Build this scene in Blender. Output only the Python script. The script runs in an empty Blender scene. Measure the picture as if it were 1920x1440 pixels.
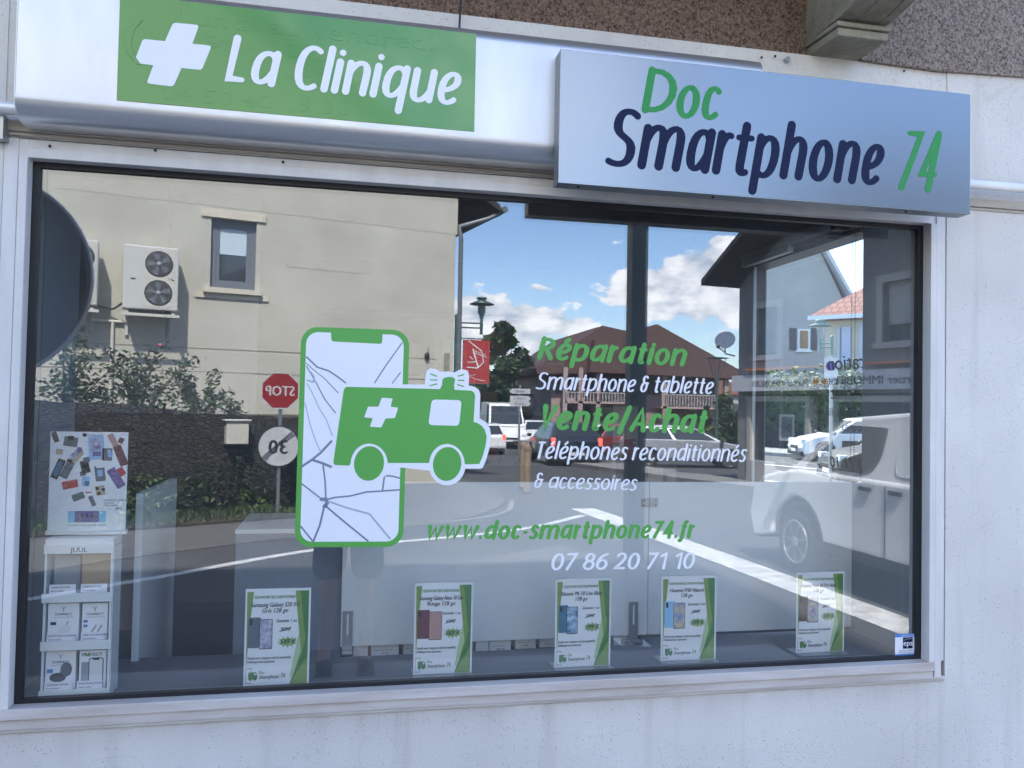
import bpy, bmesh, math, random
from mathutils import Vector, Matrix, noise
random.seed(7)
R = math.radians
scene = bpy.context.scene
col = scene.collection

# ------------------------------------------------------------------ camera
CAM = Vector((0.8097, -2.2116, 1.5749))
yaw, pitch, roll = 0.1999, 0.0271, 0.0192
FWD = Vector((math.sin(yaw)*math.cos(pitch), math.cos(yaw)*math.cos(pitch), math.sin(pitch)))
RT0 = Vector((math.cos(yaw), -math.sin(yaw), 0)); UP0 = RT0.cross(FWD)
RT = math.cos(roll)*RT0 + math.sin(roll)*UP0
UP = -math.sin(roll)*RT0 + math.cos(roll)*UP0
FPX = 1500.0
cd = bpy.data.cameras.new('camera'); co = bpy.data.objects.new('camera', cd); col.objects.link(co)
co.matrix_world = Matrix(((RT.x, UP.x, -FWD.x, CAM.x), (RT.y, UP.y, -FWD.y, CAM.y), (RT.z, UP.z, -FWD.z, CAM.z), (0, 0, 0, 1)))
cd.sensor_width = 36; cd.lens = 36*FPX/1920; cd.clip_start = 0.02; cd.clip_end = 3000
scene.camera = co

# ------------------------------------------------------------------ sun, sky, exposure
SUN_EL, SUN_AZ = 54.0, -10.0          # azimuth measured from +Y towards +X
sd = Vector((math.sin(R(SUN_AZ))*math.cos(R(SUN_EL)), math.cos(R(SUN_AZ))*math.cos(R(SUN_EL)), math.sin(R(SUN_EL))))
sl = bpy.data.lights.new('sun', 'SUN'); sl.energy = 4.5; sl.angle = R(1.4); sl.color = (1.0, 0.955, 0.88)
so = bpy.data.objects.new('sun', sl); col.objects.link(so); so.rotation_euler = sd.to_track_quat('Z', 'Y').to_euler()
scene.view_settings.view_transform = 'Standard'; scene.view_settings.look = 'None'
scene.view_settings.gamma = 1; scene.view_settings.use_curve_mapping = False
scene.view_settings.exposure = 1.90
scene.cycles.max_bounces = 10; scene.cycles.transparent_max_bounces = 24; scene.cycles.glossy_bounces = 6
scene.cycles.caustics_reflective = False

def ray(u, v): return FWD + RT*((u-960)/FPX) - UP*((v-720)/FPX)
YG = 0.04                            # plane of the shop glass
def Mi(x, Y, z=0.0): return Vector((x, 2*YG-Y, z))      # mirror a point seen in the glass to where it really stands
def aty(u, v, y): d = ray(u, v); return CAM + d*((y-CAM.y)/d.y)
def atx(u, v, x): d = ray(u, v); return CAM + d*((x-CAM.x)/d.x)

W = bpy.data.worlds.new('World'); scene.world = W; W.use_nodes = True
nt = W.node_tree; nt.nodes.clear()
def N(nt, typ, **kw):
    n = nt.nodes.new(typ)
    for k, v in kw.items():
        if k.startswith('i_'):
            n.inputs[int(k[2:]) if k[2:].isdigit() else k[2:]].default_value = v
        else: setattr(n, k, v)
    return n
def L(nt, a, b): nt.links.new(a, b)
out = N(nt, 'ShaderNodeOutputWorld'); bg = N(nt, 'ShaderNodeBackground'); bg.inputs[1].default_value = 0.15
sky = N(nt, 'ShaderNodeTexSky'); sky.sky_type = 'NISHITA'; sky.sun_disc = False
sky.sun_elevation = R(SUN_EL); sky.sun_rotation = R(SUN_AZ); sky.air_density = 1.0; sky.dust_density = 0.6; sky.ozone_density = 1.6
tc = N(nt, 'ShaderNodeTexCoord')
sep = N(nt, 'ShaderNodeSeparateXYZ'); L(nt, tc.outputs['Generated'], sep.inputs[0])
def M(op, a, b=None, c=None, clamp=False):
    n = N(nt, 'ShaderNodeMath', operation=op, use_clamp=clamp)
    for i, s in enumerate((a, b, c)):
        if s is None: continue
        if isinstance(s, (int, float)): n.inputs[i].default_value = s
        else: L(nt, s, n.inputs[i])
    return n.outputs[0]
mp = N(nt, 'ShaderNodeMapping'); mp.inputs['Scale'].default_value = (1, 1, 1.9); L(nt, tc.outputs['Generated'], mp.inputs[0])
n1 = N(nt, 'ShaderNodeTexNoise'); n1.inputs['Scale'].default_value = 24; n1.inputs['Detail'].default_value = 9; n1.inputs['Roughness'].default_value = 0.58
L(nt, mp.outputs[0], n1.inputs['Vector'])
n2 = N(nt, 'ShaderNodeTexNoise'); n2.inputs['Scale'].default_value = 3.1; n2.inputs['Detail'].default_value = 4
L(nt, mp.outputs[0], n2.inputs['Vector'])
def blob(u, v, ru, rv):              # a cloud in the direction the glass mirrors
    d = ray(u, v).normalized(); d = Vector((d.x, -d.y, d.z))
    h = Vector((d.y, -d.x, 0)).normalized(); w = h.cross(d)
    g = N(nt, 'ShaderNodeVectorMath', operation='DOT_PRODUCT'); g.inputs[1].default_value = h; L(nt, tc.outputs['Generated'], g.inputs[0])
    k = N(nt, 'ShaderNodeVectorMath', operation='DOT_PRODUCT'); k.inputs[1].default_value = w; L(nt, tc.outputs['Generated'], k.inputs[0])
    q = N(nt, 'ShaderNodeVectorMath', operation='DOT_PRODUCT'); q.inputs[1].default_value = d; L(nt, tc.outputs['Generated'], q.inputs[0])
    a = M('MULTIPLY', g.outputs['Value'], FPX/ru); b = M('MULTIPLY', k.outputs['Value'], FPX/rv)
    r2 = M('ADD', M('MULTIPLY', a, a), M('MULTIPLY', b, b))
    e = M('POWER', 2.718, M('MULTIPLY', r2, -1.0))
    return M('MULTIPLY', e, M('GREATER_THAN', q.outputs['Value'], 0.0))
tot = None
for (u, v, ru, rv, am) in [(1300, 545, 95, 50, .95), (1365, 505, 60, 50, .5), (1215, 550, 85, 32, .7), (1330, 500, 70, 40, .45), (1009, 543, 42, 13, .5),
                           (930, 600, 95, 40, .7), (885, 590, 60, 42, .75), (1040, 605, 90, 26, .55), (1000, 670, 80, 40, .45), (1340, 610, 60, 30, .25), (1010, 745, 60, 30, .5), (1345, 735, 60, 20, .6),
                           (1345, 450, 20, 9, .35), (1040, 200, 160, 95, .95), (560, 120, 300, 90, .6)]:  # large clouds above the glass view are added to whiten the signs' reflections
    b = M('MULTIPLY', blob(u, v, ru, rv), am); tot = b if tot is None else M('ADD', tot, b)
nz = M('SUBTRACT', n1.outputs[0], 0.5)
dens = M('ADD', tot, M('MULTIPLY', nz, 1.9))
dens = M('SUBTRACT', dens, 0.30)
# unseen cumulus added to whiten and brighten the shade, thinning towards the zenith
sc = M('SUBTRACT', M('ADD', M('MULTIPLY', n2.outputs[0], 1.0), M('MULTIPLY', n1.outputs[0], 0.45)), M('ADD', 0.70, M('MULTIPLY', sep.outputs[2], 0.10)))
off_glass = M('MAXIMUM', M('GREATER_THAN', sep.outputs[1], -0.35), M('GREATER_THAN', sep.outputs[2], 0.42))
dens2 = M('MULTIPLY', M('MULTIPLY', sc, 5.0), off_glass)
dens = M('MAXIMUM', M('MULTIPLY', dens, 5.0), dens2)
dens = M('MULTIPLY', dens, 1.0, clamp=True)
ss = N(nt, 'ShaderNodeMapRange', interpolation_type='SMOOTHSTEP'); L(nt, dens, ss.inputs[0])
cr = N(nt, 'ShaderNodeMix', data_type='RGBA'); L(nt, M('MULTIPLY', M('SUBTRACT', n1.outputs[0], 0.36), 4.0, clamp=True), cr.inputs['Factor'])
cr.inputs[6].default_value = (3.6, 4.2, 5.2, 1); cr.inputs[7].default_value = (8.4, 8.4, 8.6, 1)
bl = N(nt, 'ShaderNodeMix', data_type='RGBA', blend_type='MULTIPLY'); bl.inputs['Factor'].default_value = 1
L(nt, sky.outputs[0], bl.inputs[6]); bl.inputs[7].default_value = (.97, 1.05, 1.16, 1)
mx = N(nt, 'ShaderNodeMix', data_type='RGBA'); L(nt, M('MULTIPLY', ss.outputs[0], 0.93), mx.inputs['Factor'])
L(nt, bl.outputs[2], mx.inputs[6]); L(nt, cr.outputs[2], mx.inputs[7])
L(nt, mx.outputs[2], bg.inputs[0]); L(nt, bg.outputs[0], out.inputs[0])

# ------------------------------------------------------------------ materials
def mat(name, c, rough=0.6, metal=0.0, var=0.0, vscale=8.0, bump=0.0, bscale=60.0, c2=None, spec=0.5, detail=5, emit=0, coat=0, stretch=None, alpha=None):
    m = bpy.data.materials.new(name); m.use_nodes = True; t = m.node_tree
    b = t.nodes['Principled BSDF']; b.inputs['Base Color'].default_value = (*c, 1); b.inputs['Roughness'].default_value = rough
    b.inputs['Metallic'].default_value = metal; b.inputs['Specular IOR Level'].default_value = spec
    if coat: b.inputs['Coat Weight'].default_value = coat; b.inputs['Coat Roughness'].default_value = 0.05
    if emit: b.inputs['Emission Color'].default_value = (*c, 1); b.inputs['Emission Strength'].default_value = emit
    g = N(t, 'ShaderNodeNewGeometry')
    src = g.outputs['Position']
    if stretch:
        q = N(t, 'ShaderNodeMapping'); q.inputs['Scale'].default_value = stretch; L(t, src, q.inputs[0]); src = q.outputs[0]
    if var or c2:
        n = N(t, 'ShaderNodeTexNoise'); n.inputs['Scale'].default_value = vscale; n.inputs['Detail'].default_value = detail; n.inputs['Roughness'].default_value = 0.6
        L(t, src, n.inputs['Vector'])
        rp = N(t, 'ShaderNodeMapRange'); rp.inputs['From Min'].default_value = 0.32; rp.inputs['From Max'].default_value = 0.68; L(t, n.outputs[0], rp.inputs[0])
        x = N(t, 'ShaderNodeMix', data_type='RGBA'); L(t, rp.outputs[0], x.inputs['Factor'])
        a = c2 if c2 else tuple(k*(1-var) for k in c)
        x.inputs[6].default_value = (*a, 1); x.inputs[7].default_value = (*(c if c2 else tuple(min(1, k*(1+var*.5)) for k in c)), 1)
        L(t, x.outputs[2], b.inputs['Base Color'])
    if bump:
        n = N(t, 'ShaderNodeTexNoise'); n.inputs['Scale'].default_value = bscale; n.inputs['Detail'].default_value = 4; L(t, src, n.inputs['Vector'])
        q = N(t, 'ShaderNodeBump'); q.inputs['Strength'].default_value = min(1, bump); q.inputs['Distance'].default_value = 0.01*max(1, bump); L(t, n.outputs[0], q.inputs['Height'])
        L(t, q.outputs[0], b.inputs['Normal'])
    return m

def plaster_white():
    """painted render: faint cracks, dark specks and vertical grime"""
    m = mat('white_render', (.74, .735, .76), .85); t = m.node_tree; b = t.nodes['Principled BSDF']
    g = N(t, 'ShaderNodeNewGeometry')
    na = N(t, 'ShaderNodeTexNoise'); na.inputs['Scale'].default_value = 2.2; na.inputs['Detail'].default_value = 8; L(t, g.outputs[0], na.inputs[0])
    st = N(t, 'ShaderNodeMapping'); st.inputs['Scale'].default_value = (9, 9, .7); L(t, g.outputs[0], st.inputs[0])
    nb = N(t, 'ShaderNodeTexNoise'); nb.inputs['Scale'].default_value = 1.5; nb.inputs['Detail'].default_value = 6; L(t, st.outputs[0], nb.inputs[0])
    vo = N(t, 'ShaderNodeTexVoronoi'); vo.inputs['Scale'].default_value = 80; L(t, g.outputs[0], vo.inputs[0])
    nc = N(t, 'ShaderNodeTexNoise'); nc.inputs['Scale'].default_value = 5; nc.inputs['Detail'].default_value = 3; L(t, g.outputs[0], nc.inputs[0])
    r1 = N(t, 'ShaderNodeMapRange'); r1.inputs[1].default_value = .3; r1.inputs[2].default_value = .75; L(t, na.outputs[0], r1.inputs[0])
    x1 = N(t, 'ShaderNodeMix', data_type='RGBA'); x1.inputs[6].default_value = (.655, .62, .585, 1); x1.inputs[7].default_value = (.80, .768, .722, 1); L(t, r1.outputs[0], x1.inputs['Factor'])
    r2 = N(t, 'ShaderNodeMapRange'); r2.inputs[1].default_value = .55; r2.inputs[2].default_value = .8; L(t, nb.outputs[0], r2.inputs[0]); r2.inputs[4].default_value = .62
    x2 = N(t, 'ShaderNodeMix', data_type='RGBA'); L(t, x1.outputs[2], x2.inputs[6]); x2.inputs[7].default_value = (.52, .47, .45, 1); L(t, r2.outputs[0], x2.inputs['Factor'])
    lt = N(t, 'ShaderNodeMath', operation='LESS_THAN'); lt.inputs[1].default_value = .15; L(t, vo.outputs['Distance'], lt.inputs[0])
    gt = N(t, 'ShaderNodeMath', operation='GREATER_THAN'); gt.inputs[1].default_value = .50; L(t, nc.outputs[0], gt.inputs[0])
    mu = N(t, 'ShaderNodeMath', operation='MULTIPLY'); L(t, lt.outputs[0], mu.inputs[0]); L(t, gt.outputs[0], mu.inputs[1])
    mu2 = N(t, 'ShaderNodeMath', operation='MULTIPLY'); L(t, mu.outputs[0], mu2.inputs[0]); mu2.inputs[1].default_value = .6
    x3 = N(t, 'ShaderNodeMix', data_type='RGBA'); L(t, x2.outputs[2], x3.inputs[6]); x3.inputs[7].default_value = (.28, .25, .24, 1); L(t, mu2.outputs[0], x3.inputs['Factor'])
    # hairline cracks
    nw = N(t, 'ShaderNodeTexNoise'); nw.inputs['Scale'].default_value = 3; L(t, g.outputs[0], nw.inputs[0])
    ad = N(t, 'ShaderNodeVectorMath', operation='MULTIPLY_ADD'); L(t, nw.outputs['Color'], ad.inputs[0]); ad.inputs[1].default_value = (.5, .5, .5); L(t, g.outputs[0], ad.inputs[2])
    v2 = N(t, 'ShaderNodeTexVoronoi'); v2.feature = 'DISTANCE_TO_EDGE'; v2.inputs['Scale'].default_value = 1.15; L(t, ad.outputs[0], v2.inputs[0])
    l2 = N(t, 'ShaderNodeMath', operation='LESS_THAN'); l2.inputs[1].default_value = .0022; L(t, v2.outputs[0], l2.inputs[0])
    l3 = N(t, 'ShaderNodeMath', operation='MULTIPLY'); L(t, l2.outputs[0], l3.inputs[0]); l3.inputs[1].default_value = .12
    x4 = N(t, 'ShaderNodeMix', data_type='RGBA'); L(t, x3.outputs[2], x4.inputs[6]); x4.inputs[7].default_value = (.3, .28, .27, 1); L(t, l3.outputs[0], x4.inputs['Factor'])
    # fine dark scratches in the render, patchy
    n5 = N(t, 'ShaderNodeTexNoise'); n5.inputs['Scale'].default_value = 120; n5.inputs['Detail'].default_value = 3; n5.inputs['Distortion'].default_value = 2.2
    q5 = N(t, 'ShaderNodeMapping'); q5.inputs['Scale'].default_value = (.45, 1, 1); L(t, g.outputs[0], q5.inputs[0]); L(t, q5.outputs[0], n5.inputs[0])
    r5 = N(t, 'ShaderNodeMapRange'); r5.inputs[1].default_value = .63; r5.inputs[2].default_value = .72; L(t, n5.outputs[0], r5.inputs[0])
    r6 = N(t, 'ShaderNodeMapRange'); r6.inputs[1].default_value = .42; r6.inputs[2].default_value = .60; r6.inputs[4].default_value = .38; L(t, na.outputs[0], r6.inputs[0])
    m5 = N(t, 'ShaderNodeMath', operation='MULTIPLY'); L(t, r5.outputs[0], m5.inputs[0]); L(t, r6.outputs[0], m5.inputs[1])
    x5 = N(t, 'ShaderNodeMix', data_type='RGBA'); L(t, x4.outputs[2], x5.inputs[6]); x5.inputs[7].default_value = (.27, .24, .23, 1); L(t, m5.outputs[0], x5.inputs['Factor'])
    # brown drip stain left by water below the sill
    sp_ = N(t, 'ShaderNodeSeparateXYZ'); L(t, g.outputs[0], sp_.inputs[0])
    r7 = N(t, 'ShaderNodeMapRange'); r7.inputs[1].default_value = .60; r7.inputs[2].default_value = .752; L(t, sp_.outputs[2], r7.inputs[0])
    l7 = N(t, 'ShaderNodeMath', operation='LESS_THAN'); l7.inputs[1].default_value = .756; L(t, sp_.outputs[2], l7.inputs[0])
    p7 = N(t, 'ShaderNodeMath', operation='POWER'); L(t, r7.outputs[0], p7.inputs[0]); p7.inputs[1].default_value = 3.0
    lx = N(t, 'ShaderNodeMapRange'); lx.inputs[1].default_value = 2.68; lx.inputs[2].default_value = 2.55; L(t, sp_.outputs[0], lx.inputs[0])
    kx = N(t, 'ShaderNodeMath', operation='MULTIPLY'); L(t, p7.outputs[0], kx.inputs[0]); L(t, lx.outputs[0], kx.inputs[1])
    k7 = N(t, 'ShaderNodeMath', operation='MULTIPLY'); L(t, kx.outputs[0], k7.inputs[0]); L(t, l7.outputs[0], k7.inputs[1])
    k8 = N(t, 'ShaderNodeMath', operation='MULTIPLY', use_clamp=True); L(t, k7.outputs[0], k8.inputs[0]); L(t, nb.outputs[0], k8.inputs[1])
    x6 = N(t, 'ShaderNodeMix', data_type='RGBA'); L(t, x5.outputs[2], x6.inputs[6]); x6.inputs[7].default_value = (.40, .30, .26, 1); L(t, k8.outputs[0], x6.inputs['Factor'])
    L(t, x6.outputs[2], b.inputs['Base Color'])
    nd = N(t, 'ShaderNodeTexNoise'); nd.inputs['Scale'].default_value = 130; nd.inputs['Detail'].default_value = 6; L(t, g.outputs[0], nd.inputs[0])
    bu = N(t, 'ShaderNodeBump'); bu.inputs['Strength'].default_value = .4; bu.inputs['Distance'].default_value = .004; L(t, nd.outputs[0], bu.inputs['Height'])
    L(t, bu.outputs[0], b.inputs['Normal'])
    return m

def roughcast(name, ca, cb, cc):
    m = mat(name, ca, .95); t = m.node_tree; b = t.nodes['Principled BSDF']; g = N(t, 'ShaderNodeNewGeometry')
    n = N(t, 'ShaderNodeTexNoise'); n.inputs['Scale'].default_value = 125; n.inputs['Detail'].default_value = 7; n.inputs['Distortion'].default_value = .5; n.inputs['Roughness'].default_value = .65; L(t, g.outputs[0], n.inputs[0])
    r = N(t, 'ShaderNodeValToRGB'); L(t, n.outputs[0], r.inputs[0])
    e = r.color_ramp.elements; e[0].position = .36; e[0].color = (*cb, 1); e[1].position = .62; e[1].color = (*cc, 1)
    k = r.color_ramp.elements.new(.48); k.color = (*ca, 1)
    L(t, r.outputs[0], b.inputs['Base Color'])
    bu = N(t, 'ShaderNodeBump'); bu.inputs['Strength'].default_value = 1; bu.inputs['Distance'].default_value = .02; L(t, n.outputs[0], bu.inputs['Height']); L(t, bu.outputs[0], b.inputs['Normal'])
    return m

def glassmat(name, refl, tint=(.9, .95, .94), wav=0.0, dust=0.0):
    m = bpy.data.materials.new(name); m.use_nodes = True; t = m.node_tree; t.nodes.clear()
    o = N(t, 'ShaderNodeOutputMaterial'); tr = N(t, 'ShaderNodeBsdfTransparent'); tr.inputs[0].default_value = (*tint, 1)
    gl = N(t, 'ShaderNodeBsdfGlossy'); gl.inputs['Roughness'].default_value = 0.0; gl.inputs[0].default_value = (.97, .98, 1, 1)
    mix = N(t, 'ShaderNodeMixShader')
    lw = N(t, 'ShaderNodeLayerWeight'); lw.inputs[0].default_value = .5
    p = N(t, 'ShaderNodeMath', operation='POWER'); L(t, lw.outputs['Facing'], p.inputs[0]); p.inputs[1].default_value = 4
    a = N(t, 'ShaderNodeMath', operation='MULTIPLY_ADD', use_clamp=True); L(t, p.outputs[0], a.inputs[0]); a.inputs[1].default_value = 1-refl; a.inputs[2].default_value = refl
    L(t, a.outputs[0], mix.inputs[0]); L(t, tr.outputs[0], mix.inputs[1]); L(t, gl.outputs[0], mix.inputs[2]); L(t, mix.outputs[0], o.inputs[0])
    if dust:      # a thin film of dust and wiping smears
        df = N(t, 'ShaderNodeBsdfDiffuse'); df.inputs[0].default_value = (.75, .76, .78, 1); ms = N(t, 'ShaderNodeMixShader')
        g = N(t, 'ShaderNodeNewGeometry'); q = N(t, 'ShaderNodeMapping'); q.inputs['Rotation'].default_value = (0, .6, 0); q.inputs['Scale'].default_value = (1.2, 1, 5); L(t, g.outputs[0], q.inputs[0])
        n = N(t, 'ShaderNodeTexNoise'); n.inputs['Scale'].default_value = 2.2; n.inputs['Detail'].default_value = 7; n.inputs['Distortion'].default_value = .5; L(t, q.outputs[0], n.inputs[0])
        r = N(t, 'ShaderNodeMapRange'); r.inputs[1].default_value = .3; r.inputs[2].default_value = .75; r.inputs[3].default_value = dust*.35; r.inputs[4].default_value = dust*1.3; L(t, n.outputs[0], r.inputs[0])
        L(t, r.outputs[0], ms.inputs[0]); L(t, mix.outputs[0], ms.inputs[1]); L(t, df.outputs[0], ms.inputs[2]); L(t, ms.outputs[0], o.inputs[0])
    if wav:
        g = N(t, 'ShaderNodeNewGeometry'); n = N(t, 'ShaderNodeTexNoise'); n.inputs['Scale'].default_value = 1.6; n.inputs['Detail'].default_value = 1; L(t, g.outputs[0], n.inputs[0])
        b = N(t, 'ShaderNodeBump'); b.inputs['Strength'].default_value = 1; b.inputs['Distance'].default_value = wav; L(t, n.outputs[0], b.inputs['Height']); L(t, b.outputs[0], gl.inputs['Normal'])
    return m

def tiled(name, c, c2, scale, axis_rows=(1, 1, 1), mortar=(.1, .1, .1), bw=.5, rh=.25, ms=.02, rough=.9, bump=.6, vec='Generated'):
    m = mat(name, c, rough); t = m.node_tree; b = t.nodes['Principled BSDF']
    tcn = N(t, 'ShaderNodeTexCoord'); mpn = N(t, 'ShaderNodeMapping'); L(t, tcn.outputs[vec], mpn.inputs[0]); mpn.inputs['Rotation'].default_value = axis_rows
    br = N(t, 'ShaderNodeTexBrick'); br.inputs['Scale'].default_value = scale; br.inputs['Color1'].default_value = (*c, 1); br.inputs['Color2'].default_value = (*c2, 1)
    br.inputs['Mortar'].default_value = (*mortar, 1); br.inputs['Brick Width'].default_value = bw; br.inputs['Row Height'].default_value = rh; br.inputs['Mortar Size'].default_value = ms
    L(t, mpn.outputs[0], br.inputs[0]); L(t, br.outputs[0], b.inputs['Base Color'])
    bu = N(t, 'ShaderNodeBump'); bu.inputs['Strength'].default_value = bump; bu.inputs['Distance'].default_value = .02; bu.invert = True; L(t, br.outputs['Fac'], bu.inputs['Height']); L(t, bu.outputs[0], b.inputs['Normal'])
    return m

def stonemat(name, c1=(.040, .040, .039), c2=(.10, .097, .088)):
    m = mat(name, c1, .95); t = m.node_tree; b = t.nodes['Principled BSDF']; g = N(t, 'ShaderNodeNewGeometry')
    mpn = N(t, 'ShaderNodeMapping'); mpn.inputs['Scale'].default_value = (1, 1, 2.1); L(t, g.outputs[0], mpn.inputs[0])
    v = N(t, 'ShaderNodeTexVoronoi'); v.inputs['Scale'].default_value = 10; L(t, mpn.outputs[0], v.inputs[0])
    e = N(t, 'ShaderNodeTexVoronoi'); e.feature = 'DISTANCE_TO_EDGE'; e.inputs['Scale'].default_value = 10; L(t, mpn.outputs[0], e.inputs[0])
    n = N(t, 'ShaderNodeTexNoise'); n.inputs['Scale'].default_value = 14; n.inputs['Detail'].default_value = 6; L(t, g.outputs[0], n.inputs[0])
    s = N(t, 'ShaderNodeSeparateColor'); L(t, v.outputs['Color'], s.inputs[0])
    x = N(t, 'ShaderNodeMix', data_type='RGBA'); L(t, s.outputs[0], x.inputs['Factor']); x.inputs[6].default_value = (*c1, 1); x.inputs[7].default_value = (*c2, 1)
    y = N(t, 'ShaderNodeMix', data_type='RGBA', blend_type='MULTIPLY'); y.inputs['Factor'].default_value = .7; L(t, x.outputs[2], y.inputs[6]); L(t, n.outputs['Color'], y.inputs[7])
    k = N(t, 'ShaderNodeMapRange'); k.inputs[2].default_value = .12; L(t, e.outputs[0], k.inputs[0])
    z = N(t, 'ShaderNodeMix', data_type='RGBA'); L(t, k.outputs[0], z.inputs['Factor']); z.inputs[6].default_value = (.048, .046, .042, 1); L(t, y.outputs[2], z.inputs[7])
    L(t, z.outputs[2], b.inputs['Base Color'])
    bu = N(t, 'ShaderNodeBump'); bu.inputs['Distance'].default_value = .06; L(t, k.outputs[0], bu.inputs['Height']); L(t, bu.outputs[0], b.inputs['Normal'])
    return m

def leafmat(name, c, c2):
    m = mat(name, c, .6, c2=c2, vscale=3.0, detail=2); b = m.node_tree.nodes['Principled BSDF']
    b.inputs['Subsurface Weight'].default_value = 0
    return m

X = {}
X['render'] = plaster_white()
X['frame'] = mat('painted_frame', (.75, .715, .70), .6, var=.10, vscale=5, stretch=(3, 3, .6), bump=.12, bscale=90)
X['frame_low'] = mat('weathered_frame', (.68, .63, .61), .7, c2=(.50, .43, .39), vscale=4, stretch=(.7, 3, 5), bump=.15, bscale=90)
X['ledge'] = mat('stained_ledge', (.56, .51, .45), .85, c2=(.40, .35, .29), vscale=5, stretch=(.6, 1, 6), bump=.3, bscale=80)
X['roughcast'] = roughcast('roughcast_brown', (.27, .17, .12), (.07, .042, .03), (.42, .29, .22))
X['roughcast2'] = roughcast('roughcast_grey', (.38, .295, .25), (.11, .08, .07), (.58, .48, .41))
X['corbel'] = mat('weathered_stone', (.36, .33, .26), .9, c2=(.20, .18, .13), vscale=9, bump=.5, bscale=70)
X['gasket'] = mat('black_gasket', (.012, .013, .018), .5)
X['glass'] = glassmat('shop_glass', .18, tint=(.985, .995, .99), wav=.0002, dust=.028)
X['glass_in'] = glassmat('inner_shop_glass', .045, tint=(.99, .995, .99), wav=.0002)
X['glass2'] = glassmat('side_glass', .08)
X['acrylic'] = glassmat('clear_acrylic', .03, tint=(.985, .99, .99))
X['alu'] = mat('satin_aluminium', (.82, .82, .845), .42, .35, var=.10, vscale=6, stretch=(1.2, 1, .35), spec=.6)
X['alu_roll'] = mat('polished_aluminium_roll', (.66, .66, .69), .34, .8)
X['alu_dark'] = mat('aluminium_edge', (.27, .29, .32), .45, .4)
X['signface'] = mat('brushed_sign_face', (.285, .30, .315), .27, .85)
X['panelgreen'] = mat('green_vinyl_panel', (.095, .31, .07), .22, var=.06, vscale=3, bump=.25, bscale=7, coat=.35)
X['green'] = mat('green_vinyl', (.10, .40, .075), .45)
X['green_dark'] = mat('dark_green_print', (.055, .22, .04), .5)
X['green_mid'] = mat('olive_green_print', (.22, .36, .07), .5)
X['green_burst'] = mat('burst_green_print', (.28, .48, .14), .5)
X['green_pale'] = mat('pale_green_print', (.48, .66, .36), .5)
X['green_sign'] = mat('green_sign_letter', (.045, .30, .085), .5, spec=.25)
X['navy'] = mat('navy_sign_letter', (.008, .014, .055), .55, spec=.2)
X['vinyl'] = mat('white_vinyl', (.88, .88, .94), .4)
X['crack'] = mat('crack_print', (.20, .24, .34), .5)
X['crack_pale'] = mat('pale_crack_print', (.42, .47, .60), .5)
X['paper'] = mat('white_paper', (.92, .93, .96), .6)
X['ink'] = mat('black_ink', (.015, .015, .02), .5)
X['white'] = mat('white_plastic', (.80, .83, .84), .35)
X['grey_plastic'] = mat('grey_plastic', (.35, .38, .42), .4)
X['board'] = mat('white_laminate', (.80, .83, .84), .45, var=.03, vscale=2)
X['shelf'] = mat('grey_vinyl_shelf', (.135, .145, .165), .55, var=.08, vscale=12)
X['sidewall'] = mat('grey_blue_wall', (.30, .325, .35), .8, var=.08, vscale=3, bump=.2, bscale=120)
X['dark'] = mat('dark_interior', (.028, .030, .034), .8)
X['room'] = mat('interior_wall_paint', (.26, .27, .28), .9)
X['carpet'] = mat('dark_carpet', (.02, .02, .024), .95, var=.4, vscale=90)
X['curtain'] = mat('blue_grey_blind', (.20, .24, .30), .8, var=.05, vscale=40)
X['steel'] = mat('galvanised_steel', (.42, .44, .46), .35, .8)
X['chain'] = mat('bead_chain', (.55, .55, .55), .35, .5)
X['black'] = mat('black_plastic', (.015, .016, .018), .4)
X['card_brown'] = mat('cardboard', (.42, .30, .18), .8)
X['blue'] = mat('blue_plastic', (.02, .16, .38), .4)
X['blue_print'] = mat('blue_print', (.08, .24, .62), .5)
X['blue_pale'] = mat('pale_blue_print', (.35, .56, .85), .5)
X['red'] = mat('red_paint', (.42, .02, .02), .4)
X['red_print'] = mat('red_print', (.50, .05, .05), .5)
X['purple_print'] = mat('purple_print', (.18, .12, .34), .5)
X['rose_print'] = mat('rose_print', (.55, .30, .26), .5)
X['tan_print'] = mat('tan_print', (.55, .45, .30), .5)
X['grey_print'] = mat('grey_print', (.13, .15, .18), .4)
X['maroon_print'] = mat('maroon_print', (.17, .04, .045), .5)
X['teal_print'] = mat('teal_print', (.03, .17, .27), .4)
X['sky_print'] = mat('sky_blue_print', (.30, .60, .90), .5)
X['brown_print'] = mat('brown_print', (.13, .08, .06), .4)
X['swirl'] = mat('purple_swirl_print', (.78, .80, .90), .4, c2=(.12, .08, .26), vscale=60, detail=6)
X['swirl_blue'] = mat('blue_swirl_print', (.55, .78, .90), .4, c2=(.04, .12, .35), vscale=55, detail=3)
X['swirl_warm'] = mat('warm_swirl_print', (.85, .62, .25), .4, c2=(.12, .30, .65), vscale=50, detail=4)
X['swirl_dusk'] = mat('dusk_swirl_print', (.75, .68, .40), .4, c2=(.16, .18, .45), vscale=45, detail=3)
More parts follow.
